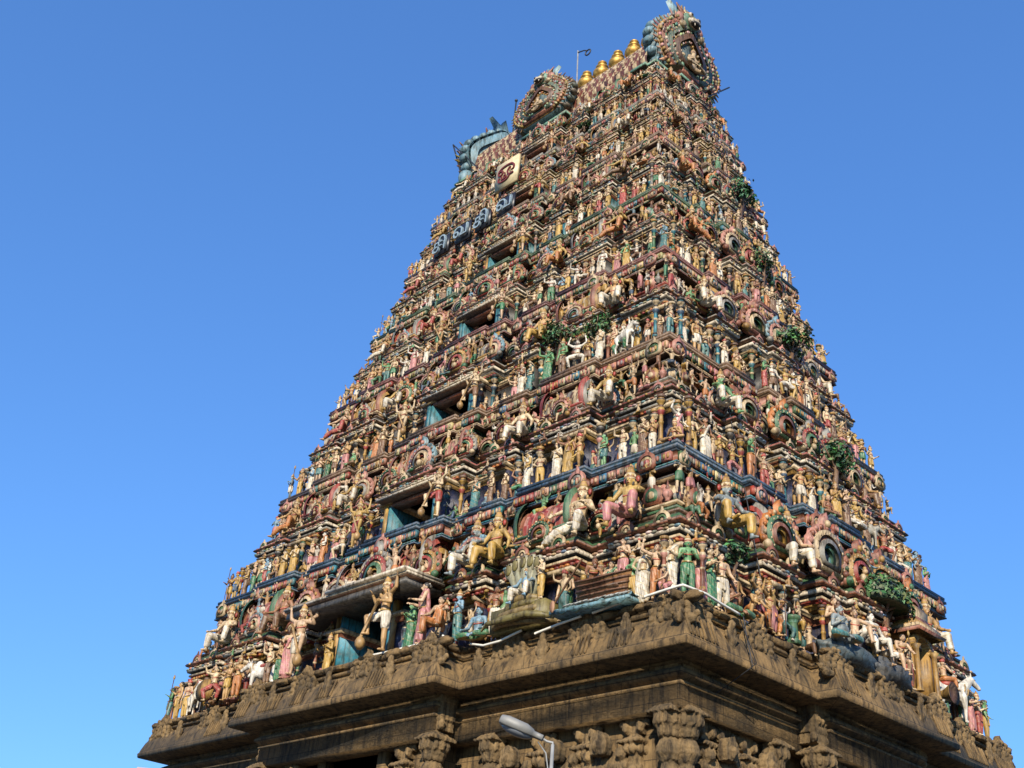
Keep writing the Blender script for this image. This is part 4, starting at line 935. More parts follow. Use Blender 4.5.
# door guardians, one pair per storey
for i,t in enumerate(TIERS):
    k=t['k']; hgt=[1.62,1.22,1.16,1.0,.94,.82,.74][i]; sp=[1.65,1.62,1.5,1.34,1.2,1.06,.95][i]
    for sg,side in ((-1,'left'),(1,'right')):
        sk=random.choice(['golden','ochre','cream','pale pink']) if i else ('pale pink' if sg<0 else 'ochre')
        M=FM('F',sg*sp,(.5 if i==0 else .30*k),t['zp'],1,sg*-.3,t['z0'])@S(-sg*hgt,hgt,hgt)
        if sg>0: M=FM('F',sg*sp,(.5 if i==0 else .30*k),t['zp'],hgt,-.25,t['z0'])
        else: M=FM('F',sg*sp,(.5 if i==0 else .30*k),t['zp'],(-hgt,hgt,hgt),.25,t['z0'])
        statue('leglift',M,sk,'kilt',['white','red','brown','green','yellow','red','orange'][i],'tallcrown','guardian_statue',f"large {sk} guardian with lifted leg and club, {side} of doorway, {TIERTXT[i]}",'guardian statues beside the doorways',merged=(i>=4),cat='guardian statue')
# giants sitting on the eaves
GI=[]
GPOS={0:dict(F=[(-7.35,'sitting','far left bay'),(-4.35,'sittingboth','left niche'),(3.35,'sitting','left one near right niche'),(4.15,'sittingboth','right one near right niche'),(6.7,'stretched','left one near corner'),(8.05,'sitting','right one near corner')],R=[(-4.45,'sitting','by near corner'),(-2.35,'sittingboth','left of centre'),(2.35,'sitting','right of centre'),(4.0,'sittingboth','by far corner')])}
for i in range(1,7):
    Hf,Hr=W(TIERS[i]['zt']),D(TIERS[i]['zt'])
    GPOS[i]=dict(F=[(-.77*Hf,'stretched','by far corner'),(-.40*Hf,'sitting','left of doorway'),(.44*Hf,'sittingboth','right of doorway'),(.78*Hf,'sitting' if i!=3 and i!=4 else 'stretched','by near corner')],R=[(-.66*Hr,'sitting' if i!=3 else 'stretched','by near corner'),(.60*Hr,'sittingboth','by far corner')])
SK2={0:['cream','brown','grey','golden','cream','golden','grey','pale pink','cream','ochre'],1:['ochre','golden','cream','golden','green','ochre'],2:['pale pink','golden','ochre','ochre','cream','cream'],3:['ochre','cream','golden','golden','ochre','pale pink'],4:['cream','ochre','pale pink','golden','golden','cream'],5:['ochre','cream','golden','ochre','cream','pale pink'],6:['cream','golden','ochre','pale pink','golden','cream']}
GC2={0:['white','brown','white','yellow','white','pink','yellow','white','green','white']}
for i,d in GPOS.items():
    t=TIERS[i]; k=t['k']; n=0
    for face in ('F','R'):
        for s,pose,txt in d[face]:
            H=(W if face=='F' else D)(t['zt']); hgt=1.46*k if i==0 else 1.42*k; sk=SK2[i][n]; gc=GC2[i][n] if i in GC2 else random.choice(['white','red','yellow','brown','white','orange']); n+=1
            lab=f"giant {sk} statue in {gc} dhoti, {txt}, {TIERTXT[i].replace('ledge','storey')} eave, {FACETXT[face]}"
            mir=-1 if (face=='R') else 1
            statue(pose,FM(face,s,(-.12*k if (face=='R' and s>0) else .05*k),t['zt'],(mir*hgt,hgt,hgt),random.uniform(-.15,.15)+(.2 if face=='F' else -.2),(t['ze']+t['zt'])/2),sk,'dhoti',gc,'tallcrown','giant_statue',lab,'giant seated statues on the eaves',merged=(i>=4),cat='giant statue')
# little busts and filler figures packed between roofs, arches and pilasters
for i,t in enumerate(TIERS):
    k=t['k']
    for face in ('F','R'):
        zh=(t['zt']+t['z1'])/2; H=(W if face=='F' else D)(zh)
        for z,o,dz,stp in ((t['zt'],.02,0,.42),(t['zt'],-.16,.45*(t['z1']-t['zt']),.40),(t['z1'],-.02,.03,.80),(t['zp'],-.46,.02,.42),(t['ze'],.0,.02,.50)):
            if z==t['z1'] and i==6: continue
            k2=TIERS[i+1]['k'] if z==t['z1'] else k; Hq=(W if face=='F' else D)(t['z1']) if z==t['z1'] else H
            s=-Hq*.95
            while s<Hq*.95:
                st=FS_W if face=='F' else SS_W
                zr=t['z1'] if z==t['z1'] else zh if z>=t['zt'] else (t['z0'] if z==t['zp'] else (t['ze']+t['zt'])/2)
                if not (z==t['zp'] and face=='F' and abs(s)<.20*H) and not(z==t['ze'] and random.random()<.45):
                    q=random.choice(['joined','raised','hip','dance','crosslegged','overhead','leglift','crosslegged','sitting']) if z!=t['ze'] else random.choice(['crosslegged','meditating','overhead'])
                    hg=k*random.uniform(.50,.82) if z!=t['zp'] else k*random.uniform(.7,.92)
                    if z==t['ze']: hg=k*.42
                    if z==t['z1']: hg=k*random.uniform(.34,.46); q=random.choice(['crosslegged','joined','dance','hip'])
                    small_fig(q,FM(face,s,(pat(Hq,pmax(st,k2*1.0),s) if z==t['z1'] else pat(H,sc(st,k*(1.0 if z>=t['zt'] else 1)),s))+o*k,z+dz,hg,random.uniform(-.5,.5),zr),random.choice(SKW),random.choice(['dhoti','kilt']),random.choice(CLW),random.choice(HEADS_M))
                s+=stp*k*random.uniform(.75,1.3)
tag(obj('small_figures',SMALL.mesh('small_figures',True,M_P)),'hundreds of small painted figures packed between the roofs and arches of the tower','statuary',None,'stuff')

# ---- the lowest ledge: scenes told one by one
def one(face,s,o,pose,skin,garment,gcol,head,hgt,label,rot=0,sex='m',z=None,name='standing_statue',group='painted statues along the ledges',mir=False):
    return statue(pose,FM(face,s,o,1.05 if z is None else z,(-hgt if mir else hgt,hgt,hgt),rot,1.0),skin,garment,gcol,head,name,label,group,sex)
F_='F'; R__='R'
one('F',-9.45,-.15,'hip','green','dhoti','teal','hair',1.0,'green statue in teal dhoti at the far left end of the lowest ledge',-.4)
one('F',-9.05,-.18,'staff','ochre','dhoti','yellow','hair',1.12,'ochre statue in yellow dhoti with a staff, left of the white horse, lowest ledge',-.2)
one('F',-8.6,-.2,'lowered','pale pink','dhoti','yellow','turban',1.08,'pale pink statue in yellow robe and turban just left of the white horse, lowest ledge',.2)
one('F',-7.15,-.15,'offering','pale pink','dhoti','red','hair',1.05,'pale pink statue in red dhoti holding a round yellow shield, right of the white horse',.3)
one('F',-6.75,-.2,'joined','cream','dhoti','green','crown',1.05,'cream statue in green dhoti and crown between the shield bearer and the pink seated rider',-.2)
one('F',-6.2,-.1,'sitting','pale pink','dhoti','pink','crown',1.1,'pale pink crowned statue in pink dhoti seated high, left part of the lowest ledge',.1,z=1.55,name='seated_statue')
tag(obj('round_shield',MB().add(lathe([(.0,-.05,OCHRE),(.1,-.05,OCHRE),(.14,-.04,BROWN),(.3,.0,YELLOW),(.33,.02,OCHRE)],18),None,RX(PI/2)).mesh('round_shield',False,M_P),None,FM('F',-7.05,.12,1.55,1.0,.3,1.0)),'round yellow shield held by the statue right of the white horse','shield')
for s,pose,sk,gar,gc,hd,sx,txt in ((-5.55,'joined','ochre','dhoti','yellow','crown','m','ochre statue in yellow dhoti, palms joined, first left of the white bull'),(-5.1,'hip','brown','dhoti','red','hair','m','brown statue in red dhoti, hand on hip, next to the white bull'),
    (-3.25,'raised','cream','dhoti','brown','crown','m','cream statue in brown dhoti, one arm raised, right behind the white bull'),(-2.75,'joined','ochre','dhoti','green','tallcrown','m','ochre statue in green dhoti just left of the sari woman by the doorway'),
    (-.72,'joined','golden','sari','yellow','crown','f','golden woman statue in yellow sari on the left edge of the lowest doorway')):
    one('F',s if s<-.8 else -1.12,(-.15 if s<-4 else .55 if s<-.8 else .2),pose,sk,gar,gc,hd,1.0,txt,random.uniform(-.3,.3),sx)
one('F',-2.25,.62,'offering','pale pink','sari','pink','bun',1.3,'woman statue in pink sari left of the big left guardian at the lowest doorway',.6,'f')
one('F',2.35,.45,'joined','green','sari','green','bun',1.1,'woman statue all in green behind the pink sari woman, right of the lowest doorway',-.3,'f')
one('F',2.85,.52,'offering','pale pink','sari','pink','bun',1.45,'woman statue in pink sari standing under the right end of the white canopy slab',-.6,'f')
one('F',3.35,.5,'sitting','pale pink','sari','orange','bun',1.25,'woman statue in orange sari seated on the ledge next to the pink sari woman',.2,'f',z=1.4,name='seated_statue')
one('F',3.75,.25,'hip','blue','dhoti','teal','crown',1.1,'blue statue with crown standing behind the seated orange woman',-.2)
one('F',4.2,.05,'meditating','blue','dhoti','green','hair',1.35,'bare-chested blue statue in green dhoti seated cross-legged left of the serpent couch',.2,name='seated_statue')
one('F',4.72,.05,'offering','brown','dhoti','white','bun',1.12,'brown statue in white dhoti standing at the left end of the serpent coils',.4)
one('F',5.65,.12,'sitting','blue','dhoti','white','tallcrown',1.15,'blue crowned statue resting on the green serpent coils under its hoods',.1,z=1.72,name='seated_statue')
one('F',6.2,.2,'joined','cream','dhoti','yellow','hair',.9,'small cream statue in yellow dhoti at the foot of the serpent couch',-.4,z=1.55)
one('F',6.62,-.12,'lowered','pale pink','sari','green','bun',1.12,'woman statue in green sari standing between the serpent couch and the boat',.2,'f')
one('F',7.3,-.12,'bending','brown','dhoti','yellow','topknot',1.1,'brown bearded boatman bending at the left end of the brown boat',.8,z=1.42,name='seated_statue')
one('F',7.78,-.15,'sitting','pale pink','sari','green','bun',1.05,'woman statue in green sari seated in the brown boat',.1,'f',z=1.55,name='seated_statue')
one('F',8.1,-.18,'joined','pale pink','dhoti','pink','hair',1.0,'pale pink statue in pink dhoti sitting at the right end of the brown boat',.1,z=1.55,name='seated_statue')
one('F',8.42,-.1,'joined','green','dhoti','yellow','crown',1.02,'green statue in yellow skirt right after the boat, palms joined',0)
one('F',8.72,-.08,'hip','cream','sari','white','bun',1.12,'woman statue in a long white pleated skirt between boat and corner',.1,'f')
one('F',9.02,-.08,'raised','pale pink','dhoti','orange','bun',1.12,'pale pink statue in orange robe next to the white pleated skirt',.8)
one('F',9.38,-.06,'offering','cream','sari','white','bun',1.15,'woman statue in white sari left of the green corner statue',.2,'f')
one('F',9.42,-.02,'bending','pale pink','dhoti','pink','hair',.72,'small kneeling child statue in pink in front of the white sari woman',-.5,name='kneeling_statue')
o=one('F',9.66,-.24,'joined','green','dhoti','green','crown',1.12,'green statue with green crown exactly at the near corner of the lowest ledge',PI/4)
for s,pose,sk,gar,gc,hd,sx,hg,rot,txt in ((-5.72,'offering','pale pink','sari','pink','bun','f',1.18,.2,'woman statue in long pink skirt first right of the green corner statue'),(-5.42,'joined','cream','sari','green','bun','f',1.18,.0,'woman statue in long green skirt second right of the corner'),
    (-5.1,'raised','pale pink','dhoti','white','bun','m',1.18,-.3,'pale pink statue in white dhoti third right of the corner, arm raised'),(-4.7,'crosslegged','brown','dhoti','green','topknot','m',1.35,.0,'bearded brown sage statue seated in a green robe beneath the small bush'),
    (-4.15,'bending','ochre','kilt','orange','hair','m',1.0,-.2,'ochre bending statue in orange kilt right of the green robed sage'),(-3.85,'raised','ochre','kilt','red','crown','m',1.05,.1,'ochre statue in red kilt, arm raised, amid the orange figures'),
    (-3.45,'dance','ochre','dhoti','orange','crown','m',1.12,.1,'ochre dancing statue in orange dhoti left of the green pedestal'),(-3.05,'staff','brown','kilt','brown','hair','m',.9,.3,'brown statue in brown kilt with a staff beside the green pedestal')):
    one('R',s,-.1,pose,sk,gar,gc,hd,hg,txt,rot,sx,name='seated_statue' if pose=='crosslegged' else 'standing_statue')
statue('crosslegged',FM('R',-1.95,.55,1.22,1.42,-.15,1.0),'grey','dhoti','teal','topknot','seated_statue','stout blue-grey praying sage seated cross-legged on the blue rock','painted statues along the ledges','fat')
one('R',-1.55,.22,'joined','pale pink','kilt','white','topknot',1.25,'pale pink bearded ascetic kneeling just right of the stout grey sage',-.5,z=1.1)
one('R',-1.0,.34,'sitting','pale pink','kilt','white','topknot',1.3,'pale pink bearded ascetic seated with outstretched leg under the green dome tree',-.6,z=1.55,name='seated_statue')
one('R',-.35,.36,'sittingboth','white','kilt','white','hair',1.35,'white statue seated beneath the green dome tree, left of the red turban',-.3,z=1.62,name='seated_statue')
one('R',.15,.38,'sittingboth','pale pink','kilt','white','turban',1.25,'pale pink statue in red turban seated beneath the green dome tree',-.2,z=1.45,name='seated_statue')
one('R',.62,.40,'bending','pale pink','kilt','brown','hair',1.1,'pale pink crouching statue reaching down left of the golden shrine',-.6,z=1.3,name='seated_statue')
one('R',1.05,.42,'staff','cream','dhoti','red','crown',1.0,'cream statue in red dhoti guarding the left side of the golden shrine',.1)
one('R',2.5,.0,'joined','cream','dhoti','white','crown',1.05,'cream statue in white dhoti right of the golden shrine',.1)
one('R',3.1,-.1,'raised','pale pink','dhoti','red','turban',1.05,'pale pink turbaned statue in red dhoti behind the white horse of the right face',.2)
one('R',3.75,-.12,'sittingboth','pale pink','dhoti','orange','turban',.95,'rider in orange dhoti and red turban astride the white horse, right face',PI*.40,z=1.98,name='seated_statue')
one('R',4.55,-.12,'joined','green','dhoti','green','hair',1.0,'green statue in green dhoti leading the white horse, right face',-.2)
one('R',4.95,-.12,'offering','pale pink','sari','pink','bun',1.02,'woman statue in pink sari, far right end of the lowest ledge',.2,'f')
one('R',5.35,-.12,'hip','cream','dhoti','red','crown',1.0,'cream statue in red dhoti, hand on hip, far right end of the lowest ledge',.3)
one('R',5.75,-.14,'lowered','green','dhoti','yellow','hair',.98,'green statue in yellow dhoti, last on the far right end of the lowest ledge',.4)

# ---- animals (continuous remeshed bodies)
def quadruped(kind):
    A=[ell((0,0,.72),(.44,.20,.22)),ell((.34,0,.76),(.22,.18,.23)),ell((-.36,0,.76),(.22,.18,.21))]
    nk=(.78,0,1.18) if kind=='horse' else (.66,0,.98)
    A+=[capsule((.42,0,.84),nk,.17,.10)]
    hd=np.array(nk)
    A+=[capsule(hd,hd+np.array((.24,0,-.16)),.095,.060),ell(hd+np.array((.26,0,-.18)),(.07,.055,.055))]
    for s in (-1,1):
        A.append(capsule(hd+np.array((-.03,s*.06,.06)),hd+np.array((-.05,s*.09,.17)) if kind=='horse' else hd+np.array((-.04,s*.2,.05)),.03,.012,6))
        if kind!='horse': A+=[capsule(hd+np.array((0,s*.05,.08)),hd+np.array((.02,s*.13,.22)),.03,.012,6)]
        lift=kind=='horse' and s>0
        if lift: A+=[capsule((.40,s*.12,.66),(.62,s*.12,.50),.095,.055),capsule((.62,s*.12,.50),(.50,s*.12,.26),.05,.035),ell((.52,s*.12,.22),(.06,.045,.05))]
        else: A+=[capsule((.38,s*.12,.66),(.40,s*.12,.36),.095,.055),capsule((.40,s*.12,.36),(.38,s*.12,.06),.05,.036),ell((.40,s*.12,.035),(.06,.045,.04))]
        A+=[capsule((-.40,s*.12,.70),(-.32,s*.12,.44),.125,.07),capsule((-.32,s*.12,.44),(-.47,s*.12,.30),.062,.045),capsule((-.47,s*.12,.30),(-.44,s*.12,.06),.043,.036),ell((-.42,s*.12,.035),(.06,.045,.04))]
    if kind!='horse': A+=[ell((.28,0,.98),(.14,.09,.12)),capsule((.5,0,.72),(.62,0,.62),.08,.05)]
    A+=[capsule((-.56,0,.84),(-.70,0,.52),.045,.03),capsule((-.70,0,.52),(-.70,0,.28),.04,.05)]
    q=remesh(A,.022,2); mb=MB(); mb.add(q,rgba((1,1,1),1.))
    for s in (-1,1): mb.add(ell(hd+np.array((.09,s*.075,.0)),(.018,.012,.018),SPHL),BLACK)
    return mb.mesh('animal_body',True,M_ST)
def tack(kind):
    mb=MB(); mb.add(ell((.0,0,.90),(.26,.20,.10)),RED); 
    for i,x in enumerate((.42,.5)): mb.add(tube([(x+.06*math.sin(a),.17*math.cos(a),.86-.1*i+.17*math.sin(a)) for a in np.linspace(0,2*PI,14)],.018,5),GOLD)
    return mb.mesh('saddle_cloth',True,M_ST)
HM,BMh=quadruped('horse'),quadruped('bull'); TK=tack('horse')
def animal(nm,me,M,col,label,cat,saddle=False):
    o=tag(obj(nm,me,None,M,col),label,cat)
    if saddle: obj('saddle_cloth',TK,o)
    return o
animal('horse_statue',HM,FM('F',-7.95,-.08,1.05,(.66,.66,.66),-.35,1.0),(.66,.61,.52),'white prancing horse statue near the far left end of the lowest ledge','horse statue',True)
animal('bull_statue',BMh,FM('F',-4.2,.0,1.05,(-.85,.85,.85),.4,1.0),(.64,.60,.53),'white bull statue on the lowest ledge left of the doorway','bull statue',True)
animal('horse_statue',HM,FM('R',3.85,-.1,1.05,(.95,.95,.95),-.35,1.0),(.66,.62,.54),'white horse statue with rider at the right end of the right face','horse statue',True)
animal('bull_statue',BMh,FM('R',1.5,.16,ZS[1]+.60,(.55,.55,.55),-.5,ZS[1]),(.34,.32,.26),'grey bull statue right of the white meditating statue, second ledge, right face','bull statue')
animal('bull_statue',BMh,FM('F',.82*W(ZS[2]),-.05,TIERS[2]['zp'],(.62,.62,.62),-.3,ZS[2]),(.66,.61,.52),'white cow statue at the near corner of the third ledge','cow statue')

# ---- serpent couch, boat and water
sp_=tag(bpy.data.objects.new('serpent_couch',None),'coiled green-brown serpent couch with a fan of hoods on the lowest ledge','serpent statue'); COL.objects.link(sp_); sp_.matrix_world=Matrix(FM('F',5.6,.10,1.02,1,0,1.0).tolist())
mb=MB()
for j in range(5):
    a=.86-.10*j; pts=[((a+.05*math.sin(3*t+j))*math.cos(t),(.42-.04*j)*math.sin(t)+.12,.10+.125*j+.03*math.sin(2*t+j)) for t in np.linspace(0,2*PI,40)[:-1]]
    mb.add(tube(pts,.085,8,True),(jit(OLIVE,.1) if j%2 else (.26,.19,.07)))
mb.add(tube([(-.95,-.25,.08),(-.6,-.42,.12),(0,-.44,.1),(.5,-.38,.14),(.85,-.28,.10),(1.05,-.1,.06)],[.02,.05,.08,.08,.07,.04],8),OLIVE); mb.add(box(-.8,.8,-.15,.35,.0,.5),OLIVE)
part('coils',mb,sp_,smooth=True)
for j in range(5):
    hb=MB(); a=(j-2)*.34; tip=np.array((.62*math.sin(a)*1.1,-.02,1.0+.55*math.cos(a)*.75)); hb.add(tube([(0.06*(j-2),.12,.6),(.30*math.sin(a),.10,.82),tip],[.09,.12,.10],8),(.30,.30,.20)); hb.add(ell(tip+np.array((0,-.02,.04)),(.16,.08,.2)),(.42,.40,.28)); hb.add(ell(tip+np.array((0,-.09,.05)),(.10,.03,.13)),OLIVE)
    for s in (-1,1): hb.add(ell(tip+np.array((s*.05,-.10,.16)),(.022,.02,.022),SPHL),BLACK)
    part('hood',hb,sp_,smooth=True)
bt=tag(bpy.data.objects.new('boat_statue',None),'brown plank boat full of statues on the lowest ledge left of the near corner','boat statue'); COL.objects.link(bt); bt.matrix_world=Matrix(FM('F',7.75,-.02,1.13,1,.05,1.0).tolist())
mb=MB(); n=16; rows=[]
for j in range(6):
    q=j/5; V=[]
    for i in range(n+1):
        x=-.72+1.44*i/n; e=abs(x/.72); wd=(.10+.22*q)*(1-e**3)+.015; V.append((x*(.84+.16*q),wd,.06+.42*q+.16*e**2.5*q))
    rows.append(V)
hull=MB()
for sy in (-1,1):
    for j in range(5):
        V=[(x,sy*(y+.0),z) for x,y,z in rows[j]]+[(x,sy*(y+.028),z-.005) for x,y,z in rows[j+1]]
        F=[(i,i+1,n+2+i,n+1+i) for i in range(n)]; hull.add((np.array(V),{4:np.array(F)}),jit((.30,.13,.055),.15) if j%2 else jit((.36,.165,.07),.15))
        hull.add(tube([(x,sy*(y+.028),z-.005) for x,y,z in rows[j+1]],.022,6),(.16,.065,.03))
hull.add(box(-.5,.5,-.26,.26,.30,.34),BROWN); part('hull',hull,bt)
oar=MB().add(tube([(-.30,-.35,.95),(-.78,-.55,.05)],.022,6),(.42,.22,.12)); oar.add(ell((-.82,-.57,-.02),(.07,.02,.13)),(.42,.22,.12)); part('oar',oar,bt)
V=[];F=[];nx,ny=40,14
for i in range(nx+1):
    for j in range(ny+1):
        x=-1.05+2.0*i/nx; y=-.42+.85*j/ny; V.append((x,y,.09+.035*math.sin(17*x+5*y)+.02*math.sin(29*y-9*x)-.12*(j<2)))
for i in range(nx):
    for j in range(ny): F.append((i*(ny+1)+j,(i+1)*(ny+1)+j,(i+1)*(ny+1)+j+1,i*(ny+1)+j+1))
wt=MB().add((np.array(V),{4:np.array(F)}),(.20,.40,.46)); wt.add(box(-1.04,.94,-.41,.42,-.02,.05),(.16,.32,.38))
for q in range(26):
    x=-1+1.9*random.random(); y=-.43+.05*random.random(); wt.add(capsule((x,y,.09),(x+.18,y-.01,.11),.02,.012,5),(.58,.62,.60))
tag(obj('water_relief',wt.mesh('water_relief',True,M_P),None,FM('F',7.75,-.02,1.05,1,.05,1.0)),'pale blue sculpted water with white ripples under the brown boat','water sculpture')
# rocks, pedestal, golden shrine
def rock(nm,face,s,o,z,sx,sy,sz,col,label):
    V,F=SPHH[0].copy(),SPHH[1]; V=sphere(20,14)[0]; F=sphere(20,14)[1]; N=1+.16*np.sin(V[:,0]*5+1.3*sx)*np.cos(V[:,1]*6)+.10*np.sin(V[:,2]*9+V[:,0]*7); V=V*N[:,None]
    return tag(obj(nm,MB().add((V,F),col).mesh(nm,True,M_P),None,FM(face,s,o,z,(sx,sy,sz),0,1.0)),label,'rock')
rock('painted_rock','R',-1.45,.3,1.10,.85,.42,.30,(.10,.15,.18),'blue-grey painted rock under the stout praying sage')
rock('painted_rock','R',.15,.32,1.12,.75,.40,.32,(.07,.08,.09),'dark grey painted rock below the red turbaned statue')
tag(obj('pedestal',MB().add(lathe([(.0,0,GREEN),(.24,0,GREEN),(.24,.08,GREEN),(.17,.12,MINT),(.16,.5,GREEN),(.2,.56,MINT),(.26,.6,GREEN),(.26,.66,GREEN)],14)).mesh('pedestal',False,M_P),None,FM('R',-2.72,-.05,1.05,(.62,.62,.9),0,1.0)),'short green pedestal left of the stout praying sage','pedestal')
sh=tag(bpy.data.objects.new('golden_shrine',None),'small golden pavilion with a dark arch on the lowest ledge, right face','shrine'); COL.objects.link(sh); sh.matrix_world=Matrix(FM('R',1.72,.30,1.05,1,0,1.0).tolist())
mb=MB(); mb.add(box(-.5,-.26,-.12,.5,0,1.1),OCHRE); mb.add(box(.26,.5,-.12,.5,0,1.1),OCHRE); mb.add(box(-.26,.26,.3,.45,0,1.1),BLACK)
for s in (-1,1): mb.add(lathe([(.09,0,OCHRE),(.06,.1,GOLD),(.06,.95,OCHRE),(.12,1.05,GOLD)],10),None,T(s*.40,-.2,0))
o_=arc_pts(.46,16,0,180); i2=arc_pts(.30,16,0,180)
for a in range(15): mb.add(prism([o_[a],o_[a+1],i2[a+1],i2[a]],.0,-.18),OCHRE if a%2 else YELLOW,T(0,0,1.0))
part('pillars',mb,sh)
mb=MB().add(lathe([(.80,1.34,GOLD),(.86,1.40,BRICK),(.72,1.46,BROWN),(.74,1.52,CREAM),(.5,1.7,OCHRE),(.46,1.78,BRICK),(.48,1.95,CREAM),(.30,2.12,OCHRE),(.08,2.2,GOLD),(.1,2.28,GOLD),(.02,2.45,GOLD)],4,True,PI/4),None,T(0,.15,0)); part('shrine_roof',mb,sh)
tag(obj('golden_horn',MB().add(lathe([(.04,0,GOLD),(.06,.1,GOLD),(.11,.3,YELLOW),(.22,.5,GOLD),(.26,.53,GOLD),(.15,.45,BROWN)],14),None,RX(PI/2)).mesh('golden_horn',True,M_P),None,FM('R',2.75,.05,1.35,1,0,1.0)),'golden horn pointing outward beside the golden shrine','horn')

# ---- sculpted trees and real weeds
def tree(nm,face,s,o,zb,R,label,cat='tree',kind='dome',group=None,zref=None,cols=None):
    root=tag(bpy.data.objects.new(nm,None),label,cat,group); COL.objects.link(root); root.matrix_world=Matrix(FM(face,s,o,zb,1,0,zref).tolist())
    tr=MB(); hh=R[2]*2.2
    tr.add(tube([(-.1,.05,-.05),(-.05,.02,hh*.3),(.02,.0,hh*.6)],[.13*R[0],.10*R[0],.08*R[0]],8),(.14,.075,.04))
    for q in range(6):
        a=q*1.05; tr.add(tube([(0,0,hh*(.45+.04*q)),(.35*R[0]*math.cos(a),.35*R[1]*math.sin(a),hh*.72),(.75*R[0]*math.cos(a),.7*R[1]*math.sin(a),hh*.92)],[.05*R[0],.04*R[0],.015],6),(.15,.08,.045))
    part('trunk',tr,root)
    cr=MB(); n=int(900*max(.5,R[0])); V=[];F=[];C=[]; cols=cols or [(.02,.10,.03),(.035,.16,.05),(.07,.20,.05),(.015,.07,.025),(.12,.15,.05)]
    cl=[(random.uniform(-1,1),random.uniform(-.8,.8),random.uniform(-.3,.8)) for _ in range(9)]
    for q in range(n):
        if kind=='dome':
            a=random.uniform(0,2*PI); u=random.uniform(-.15,1); rr=math.sqrt(max(0,1-max(u,0)**2))*(1 if random.random()<.8 else random.uniform(.4,1)); d=np.array((rr*math.cos(a),rr*math.sin(a),u*.95-.25*(rr**2)*(math.cos(a)>0.3)))
        else:
            c=cl[q%9]; d=np.array(c)*.72+np.array([random.gauss(0,.20) for _ in range(3)])
        p=np.array((0,0,hh*.78))+d*np.array(R); ls=random.uniform(.06,.10)*(1 if R[0]>.6 else .8)
        nv=nrm(d+np.array((0,0,.3))+np.array([random.gauss(0,.5) for _ in range(3)])); ax=nrm(np.cross(nv,[random.gauss(0,1) for _ in range(3)])); ay=np.cross(nv,ax); b=len(V)
        V+= [p-ax*ls,p-ay*ls*.45+nv*.012,p+ax*ls,p+ay*ls*.45+nv*.012]; F.append((b,b+1,b+2,b+3)); C.append(rgba(jit(cols[q%len(cols)],.3)))
    cr.add((np.array(V),{4:np.array(F)},{4:np.array(C)}))
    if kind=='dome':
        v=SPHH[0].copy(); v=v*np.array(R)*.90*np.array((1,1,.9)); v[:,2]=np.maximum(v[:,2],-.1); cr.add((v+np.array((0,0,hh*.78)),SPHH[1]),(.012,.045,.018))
    part('crown',cr,root,M_LEAF); return root
tree('sculpted_tree','R',.70,.30,1.85,(.86,.50,.64),'green dome shaped sculpted tree sheltering seated statues on the lowest ledge, right face',zref=1.5)
tree('sculpted_tree','R',.80,.16,ZS[1]+1.75,(.74,.46,.60),'dark green sculpted tree over the white meditating statue, second storey, right face',kind='bush',zref=ZS[1]+1)
tree('sculpted_tree','R',.55,.14,ZS[2]+1.9,(.66,.44,.56),'dark green sculpted tree in the middle of the third storey, right face',kind='bush',zref=ZS[2]+1)
tree('sculpted_tree','R',.60,.14,ZS[3]+1.5,(.58,.40,.52),'green sculpted tree in the middle of the fourth storey, right face',kind='bush',zref=ZS[3]+1,cols=[(.05,.14,.03),(.07,.18,.04),(.02,.07,.02)])
tree('sculpted_tree','R',.62,.14,ZS[4]+1.55,(.66,.42,.56),'green sculpted tree at the fifth storey, near the right edge of the tower',kind='bush',zref=ZS[4]+1,cols=[(.03,.16,.06),(.05,.2,.08),(.02,.09,.03)])
tree('sculpted_tree','F',4.35,.05,ZS[2]+1.15,(.56,.40,.48),'dark sculpted tree right of the third storey doorway, left face',kind='bush',zref=ZS[2]+.6)
tree('sculpted_tree','F',5.65,.05,ZS[2]+1.05,(.44,.34,.40),'smaller dark sculpted tree close to the third storey near corner, left face',kind='bush',zref=ZS[2]+.6)
tree('small_bush','R',-4.55,.05,1.95,(.34,.26,.24),'small green bush above the bearded sage near the corner','bush',kind='bush',zref=1.5)
tree('small_bush','R',.2,.05,ZS[6]+1.4,(.34,.26,.22),'dark weed growing just beneath the roof eave, right face','bush',kind='bush',zref=ZS[6]+1.5)
tree('small_bush','F',2.3,.02,ZS[6]+.5,(.3,.2,.14),'dark weed on the seventh ledge, left face','bush',kind='bush',zref=ZS[6]+.5)
statue('meditating',FM('R',.75,.30,ZS[1]+.80,1.35,-.1,ZS[1]+.6),'white','dhoti','white','topknot','seated_statue','white meditating statue beneath the second storey tree, right face','painted statues along the ledges')
statue('meditating',FM('R',.5,.2,ZS[2]+.80,1.1,-.1,ZS[2]+.6),'white','dhoti','white','hair','seated_statue','white meditating statue beside the third storey tree, right face','painted statues along the ledges')
statue('sitting',FM('R',.5,.2,ZS[3]+.75,.95,-.1,ZS[3]+.6),'white','dhoti','white','hair','seated_statue','white seated statue beside the fourth storey tree, right face','painted statues along the ledges')

